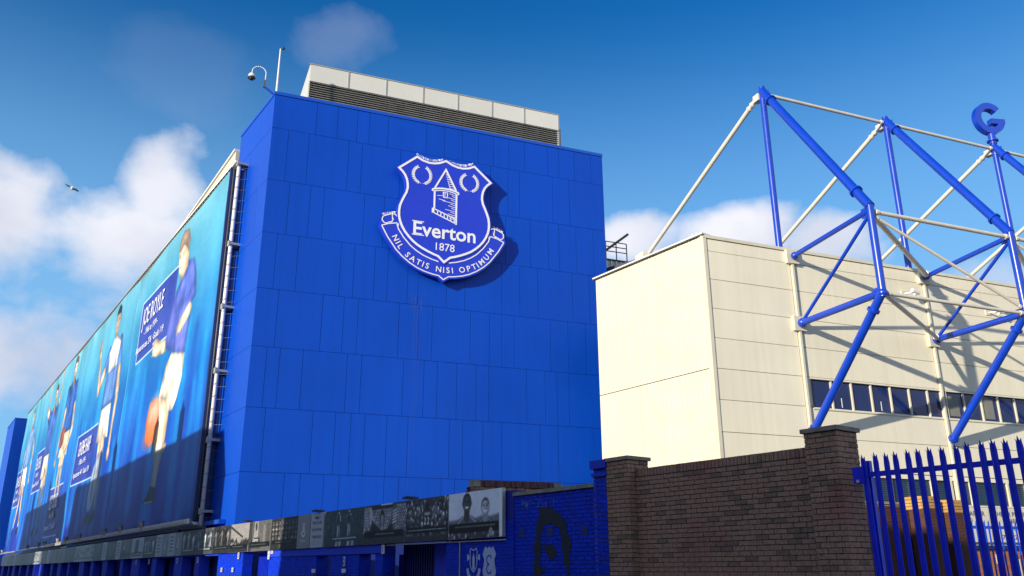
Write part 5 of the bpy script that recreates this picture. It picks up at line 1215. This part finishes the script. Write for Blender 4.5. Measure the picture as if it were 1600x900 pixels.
# letter on the third truss top
def letter():
    x = 3.56 + 6.04 * 2
    t = thing('roof_letter', 'big blue capital letter G standing on the third truss', 'letter sign', CF, (x, TY, TZ + .22)); t.rotation_euler = (0, 0, CF.t - R(14))
    smooth_sides(MB().tube((0, 0, -.1), (0, 0, .42), .15, 14).build('stub_post', M_tube, t)); smooth_sides(MB().tube((0, 0, .02), (0, 0, .08), .23, 18).build('flange', M_tube, t))
    cx, cz, ro, ri = 0, 1.10, .74, .45; o = []; ks = .92
    for a in np.linspace(48, 350, 40): o.append((cx + ks * ro * math.cos(R(a)), cz + ro * math.sin(R(a)) * 1.0))
    outer = o; inner = [(cx + ks * ri * math.cos(R(a)), cz + ri * math.sin(R(a))) for a in np.linspace(338, 52, 36)]
    m = MB()
    # C part as quads along the arc, then the bar
    A = np.linspace(42, 345, 46)
    for a, b in zip(A, A[1:]):
        q = [(ks * ro * math.cos(R(a)), cz + ro * math.sin(R(a))), (ks * ro * math.cos(R(b)), cz + ro * math.sin(R(b))), (ks * ri * math.cos(R(b)), cz + ri * math.sin(R(b))), (ks * ri * math.cos(R(a)), cz + ri * math.sin(R(a)))]
        m.prism(q, -.14, .14)
    m.prism([(.02, cz - .02), (.67, cz - .02), (.67, cz - .24), (.38, cz - .26), (.02, cz - .26)], -.141, .141)
    m2 = m.mesh('letter_face'); bm = bmesh.new(); bm.from_mesh(m2); bmesh.ops.remove_doubles(bm, verts=bm.verts, dist=.0005)
    # drop the hidden walls shared by neighbours
    seen = {}
    for f in bm.faces: seen.setdefault(tuple(sorted(v.index for v in f.verts)), []).append(f)
    bmesh.ops.delete(bm, geom=[f for v in seen.values() if len(v) > 1 for f in v], context='FACES_ONLY'); bmesh.ops.recalc_face_normals(bm, faces=bm.faces); bm.to_mesh(m2); bm.free()
    m2.materials.append(M_tube); link('letter_body', m2, t)
letter()

# roof steelwork seen between the two stands
t = thing('roof_girder', 'grey girder with cream lattice feet on the roof edge between the stands', 'roof girder', None, (0, 0, 0)); t.location = CF.p(3.56, 9.4, 12); t.rotation_euler = (0, 0, CF.t)
MB().box(-.35, .35, -.35, .35, 2.75, 3.25).build('saddle', M_offwhite, t); MB().tube((0, 0, 2.9), (0, 6.0, 4.0), .26, 8).build('grey_girder', M_darkgrey, t)
for dx, dy in ((-.9, -.4), (-.35, .1), (.3, .2), (2.2, -2.4)): MB().tube((0, 0, 2.9), (dx, dy, .2), .10, 8).build('lattice_foot', M_offwhite, t)
MB().tube((0, 0, 3.0), (2.4, -3.4, 2.2), .10, 8).build('side_arm', M_offwhite, t)
t = thing('roof_walkway', 'grey ribbed walkway screen with thin handrail beyond the cream stand', 'walkway', None, (0, 0, 0)); t.location = (4.4, 46.0, 16.7); t.rotation_euler = (0, 0, CF.t)
MB().box(-4, 3.2, -.05, .05, .6, 2.0).build('screen', M_grey, t); m = MB(); x = -4
while x < 3.2: m.box(x, x + .10, -.09, -.05, .6, 2.0); x += .32
stuff(m.build('screen_ribs', M_galv, t)); MB().tube((-4, -.05, 2.05), (3.2, -.05, 2.05), .07, 8).build('top_rail', M_darkgrey, t)
for x in (.6, 1.3, 2.0, 2.7): MB().tube((x, .2, 1.8), (x, .2, 3.3), .035, 6).build('rail_post', M_darkgrey, t)
for z in (2.7, 3.0, 3.3): MB().tube((.6, .2, z), (2.7, .2, z), .03, 6).build('handrail', M_darkgrey, t)
MB().tube((.9, .2, 2.4), (2.9, .3, 4.0), .08, 6).build('prop', mat('rusty_prop', (.16, .10, .06), .7), t)

# ------------------------------------------------------------------ palisade fence by the near pier
def pale_mesh(h, w=.07):
    m = MB(); t_ = .004
    # W-section pale with a triple pointed, splayed head
    prof = [(-w / 2, .0), (-w / 4, .014), (0, .004), (w / 4, .014), (w / 2, .0)]
    zs = [(0, 1, 0), (h - .16, 1, 0), (h - .085, .80, .004)]
    rows = [[(x * k, y + o, z) for x, y in prof] for z, k, o in zs]; nv = len(prof)
    vs = [p for r_ in rows for p in r_]; fs = []
    for j in range(len(rows) - 1):
        for i in range(nv - 1): a = j * nv + i; fs.append((a, a + 1, a + nv + 1, a + nv))
    b = (len(rows) - 1) * nv
    # three points: outer ones bend sideways, the middle one leans forward
    tips = [(-w * .48, .02, h - .05), (0, .03, h - .02), (w * .48, .02, h - .05)]; k0 = len(vs); vs += tips
    fs += [(b, b + 1, k0), (b + 1, b + 2, k0 + 1), (b + 2, b + 3, k0 + 1), (b + 3, b + 4, k0 + 2)]
    n = len(vs); vs2 = vs + [(x, y - .005, z) for x, y, z in vs]; fs2 = fs + [tuple(n + i for i in reversed(f)) for f in fs]
    for j in range(len(rows) - 1):
        for e in (0, nv - 1): a = j * nv + e; fs2.append((a, a + nv, n + a + nv, n + a))
    m.add(vs2, fs2); me = m.mesh('pale'); return me
def palisade():
    t = thing('palisade_fence', 'tall bright blue palisade fence with split pointed tops, right of the near brick pier', 'palisade fence', ST, (-.30, -.08, 0))
    me = pale_mesh(3.13, .080); me.materials.append(M_pale); x = -.04; i = 0
    link('pale', me, t, (x + .03, .045, -.02), (0, R(1.0), PI * 0)) if False else None
    while x > -7.2:
        lean = R(.45) if i else R(1.2)
        link('pale', me, t, (x, .03, random.uniform(-.012, .008)), (random.uniform(-.004, .004), random.uniform(-.006, .006), random.uniform(-.05, .05))); x -= .1535; i += 1
    MB().box(-7.3, .0, -.03, .02, 2.80, 2.865).box(-7.3, .0, -.03, -.024, 2.80, 2.865).build('top_rail', M_pale, t); MB().box(-7.3, .0, -.03, .02, .35, .41).build('bottom_rail', M_pale, t)
    MB().box(-.07, -.01, -.10, -.03, 0, 3.02).build('post', M_pale, t); MB().box(-2.85, -2.75, -.14, -.04, 0, 3.0).build('post', M_pale, t); MB().box(-5.6, -5.5, -.14, -.04, 0, 3.0).build('post', M_pale, t)
    MB().box(-.03, .14, -.05, .06, 2.72, 2.94).build('hinge_plate', M_pale, t); MB().box(.05, .09, .06, .072, 2.73, 2.77).build('hinge_bolts', M_galv, t)
    return t
palisade()
# second fence in the yard, before the name boards
t = thing('yard_fence', 'lower blue palisade fence standing in the yard before the cream name boards', 'palisade fence', CF, (5.0, -4.0, 0))
me = pale_mesh(2.92, .07); me.materials.append(M_tube)
for i in range(50): link('pale', me, t, (i * .155, -.02, 0), (0, random.uniform(-.006, .006), PI + random.uniform(-.05, .05)))
MB().box(-.1, 7.8, -.02, .03, 2.66, 2.74).build('top_rail', M_tube, t); MB().box(-.1, 7.8, -.02, .03, .4, .46).build('bottom_rail', M_tube, t)
for x in (0, 2.6, 5.2, 7.8): MB().box(x - .05, x + .05, .03, .13, 0, 2.85).build('post', M_tube, t)

# inner brick wall and its two piers
random.seed(11)
t = thing('yard_brick_wall', 'dull red brick yard wall seen through the palisade fence', 'brick wall', None, (0, 0, 0)); t.location = (8.2, 20.4, 0); t.rotation_euler = (0, 0, R(90 - 62))
# front face looks to local -y
m = MB(); row = 0; z = .05
while z < 3.05:
    x = -.4 + (.11 if row % 2 else 0)
    while x < 2.75: m.box(x, x + .215, random.uniform(-.004, .004), .05, z, z + .065); x += .225
    z += .075; row += 1
stuff(m.build('brickwork', M_redbrick, t)); MB().box(-.4, 2.9, .012, .22, 0, 3.04).build('mortar_core', M_mortar, t); MB().box(-.4, 2.9, -.03, .25, 3.07, 3.13).build('coping', M_cap, t)
def yard_pier(at, lab, zt):
    p = thing('yard_pier', lab, 'brick pier', None, at, 'yard brick piers'); p.rotation_euler = (0, 0, R(90 - 62))
    box('mortar_core', M_mortar, p, .01, .44, .01, .44, 0, zt - .05); m = MB(); z = .05; row = 0
    while z < zt - .32:
        for i in range(2): a = i * .225 + 0; m.box(a, a + .215, -.002, .05, z, z + .065); m.box(-.002, .05, a, a + .215, z, z + .065)
        z += .075; row += 1
    stuff(m.build('brickwork', M_redbrick, p))
    me = MB().box(-.1075, .1075, -.05, .05, -.0325, .0325).mesh('cap_brick'); me.materials.append(M_sunlit_cap)
    for c in range(4):
        zz = zt - .28 + c * .075; o = .02 if c > 1 else 0
        for i in range(2): link('cap_brick', me, p, (.1075 + i * .225 - o + .01 * i, .05 - o, zz)); link('cap_brick', me, p, (.04 - o, .1075 + i * .225 + .06, zz), (0, 0, PI / 2))
yard_pier((9.62, 20.45, 0), 'yard pier with yellow sunlit cap seen between fence pales, left of two', 3.26); yard_pier((10.42, 20.85, 0), 'yard pier with yellow sunlit cap seen between fence pales, right of two', 3.2)

# ------------------------------------------------------------------ gull
t = thing('gull', 'small gull gliding against the big cloud at the left', 'bird', None, Vector((-0.45732173, 0.80487076, 0.37820616)) * 75 + Vector((0, 0, 1.65)), None)
t.rotation_euler = (R(-14), R(22), R(28))
MB().ball((0, 0, 0), .12, 10, 8, (.8, 2.0, .8)).build('body', M_gullw, t, True)
for sg in (1, -1):
    m = MB(); pr = [(.05, .0), (.32, .11), (.62, .02)]
    st = [(0.04, .10, .02, .13), (.22, .11, .10, .12), (.40, .10, .07, .10), (.60, -.02, .0, .02)]   # span, y, z, half chord
    for (a, b) in zip(st, st[1:]):
        q = [(sg * a[0], a[1] - a[3], a[2]), (sg * b[0], b[1] - b[3], b[2]), (sg * b[0], b[1] + b[3], b[2]), (sg * a[0], a[1] + a[3], a[2])]
        m.add(q + [(x, y, z + .02) for x, y, z in q], [(0, 1, 2, 3), (7, 6, 5, 4), (0, 4, 5, 1), (2, 6, 7, 3), (1, 5, 6, 2), (3, 7, 4, 0)])
    m.build('wing', M_gull, t)

# ------------------------------------------------------------------ terraced houses across the street (behind the camera; they shade the wall)
def house(s0, w, eaves, ridge, chim, lab):
    t = thing('terraced_house', lab, 'house', ST, (s0, 14.0, 0), 'terraced houses across the street')
    MB().box(.01, w - .01, 0, 8, 0, eaves - .01).prism([(0, 0)] * 0 or [(.01, 0), (w - .01, 0), (w - .01, .01), (.01, .01)], 0, .01).build('wall', M_housebrick, t)
    m = MB(); m.add([(0, -.25, eaves - .1), (w, -.25, eaves - .1), (w, 4, ridge), (0, 4, ridge), (0, 8.25, eaves - .1), (w, 8.25, eaves - .1)], [(0, 1, 2, 3), (3, 2, 5, 4), (0, 3, 4), (1, 5, 2), (0, 4, 5, 1)]); rf = m.build('roof', M_roof, t)
    if chim:
        c = MB().box(w - .55, w + .15, 3.5, 4.5, ridge - .6, ridge + chim).build('chimney', M_housebrick, rf)
        for y in (3.75, 4.25): MB().tube((w - .2, y, ridge + chim), (w - .2, y, ridge + chim + .35), .13, 10, .10).build('chimney_pot', M_tile, rf)
    for x, z in ((w * .28, 4.6), (w * .74, 4.6), (w * .70, 1.2)):
        f = MB().box(x - .55, x + .55, -.05, .02, z, z + 1.5).build('window', M_white, t); MB().box(x - .47, x + .47, -.06, -.045, z + .08, z + 1.42).build('pane', M_glass, f)
    MB().box(w * .28 - .45, w * .28 + .45, -.05, .02, .1, 2.2).build('door', M_bluedoor, t)
HA = [(23.9, 5.1, 1.35, 0), (29.0, 4.6, 1.35, 1), (33.6, 4.9, 0, 2), (38.5, 5.0, 1.4, 3), (43.5, 4.4, 1.4, 4), (47.9, 4.4, 0, 5), (52.3, 3.6, 0, 6)]
names = ['end', 'second', 'third', 'fourth', 'fifth', 'sixth', 'seventh']
for s0, w, ch, i in HA: house(s0, w, 8.5, 11.25 + .05 * i, ch, 'brick terraced house, %s of the block facing the banners' % names[i])
for i in range(5): house(60.0 + i * 5, 5, 8.6, 11.6, 1.3 if i % 2 else 0, 'brick terraced house, %s of the far block beyond the side street' % names[i])
for i in range(10): house(15.4 - 5 * (i + 1), 5, 6.3, 8.7, 1.2 if i % 2 == 0 and i < 0 else 0, 'low brick terraced house, %s of the block facing the brown wall' % (names + ['eighth', 'ninth', 'tenth'])[i])
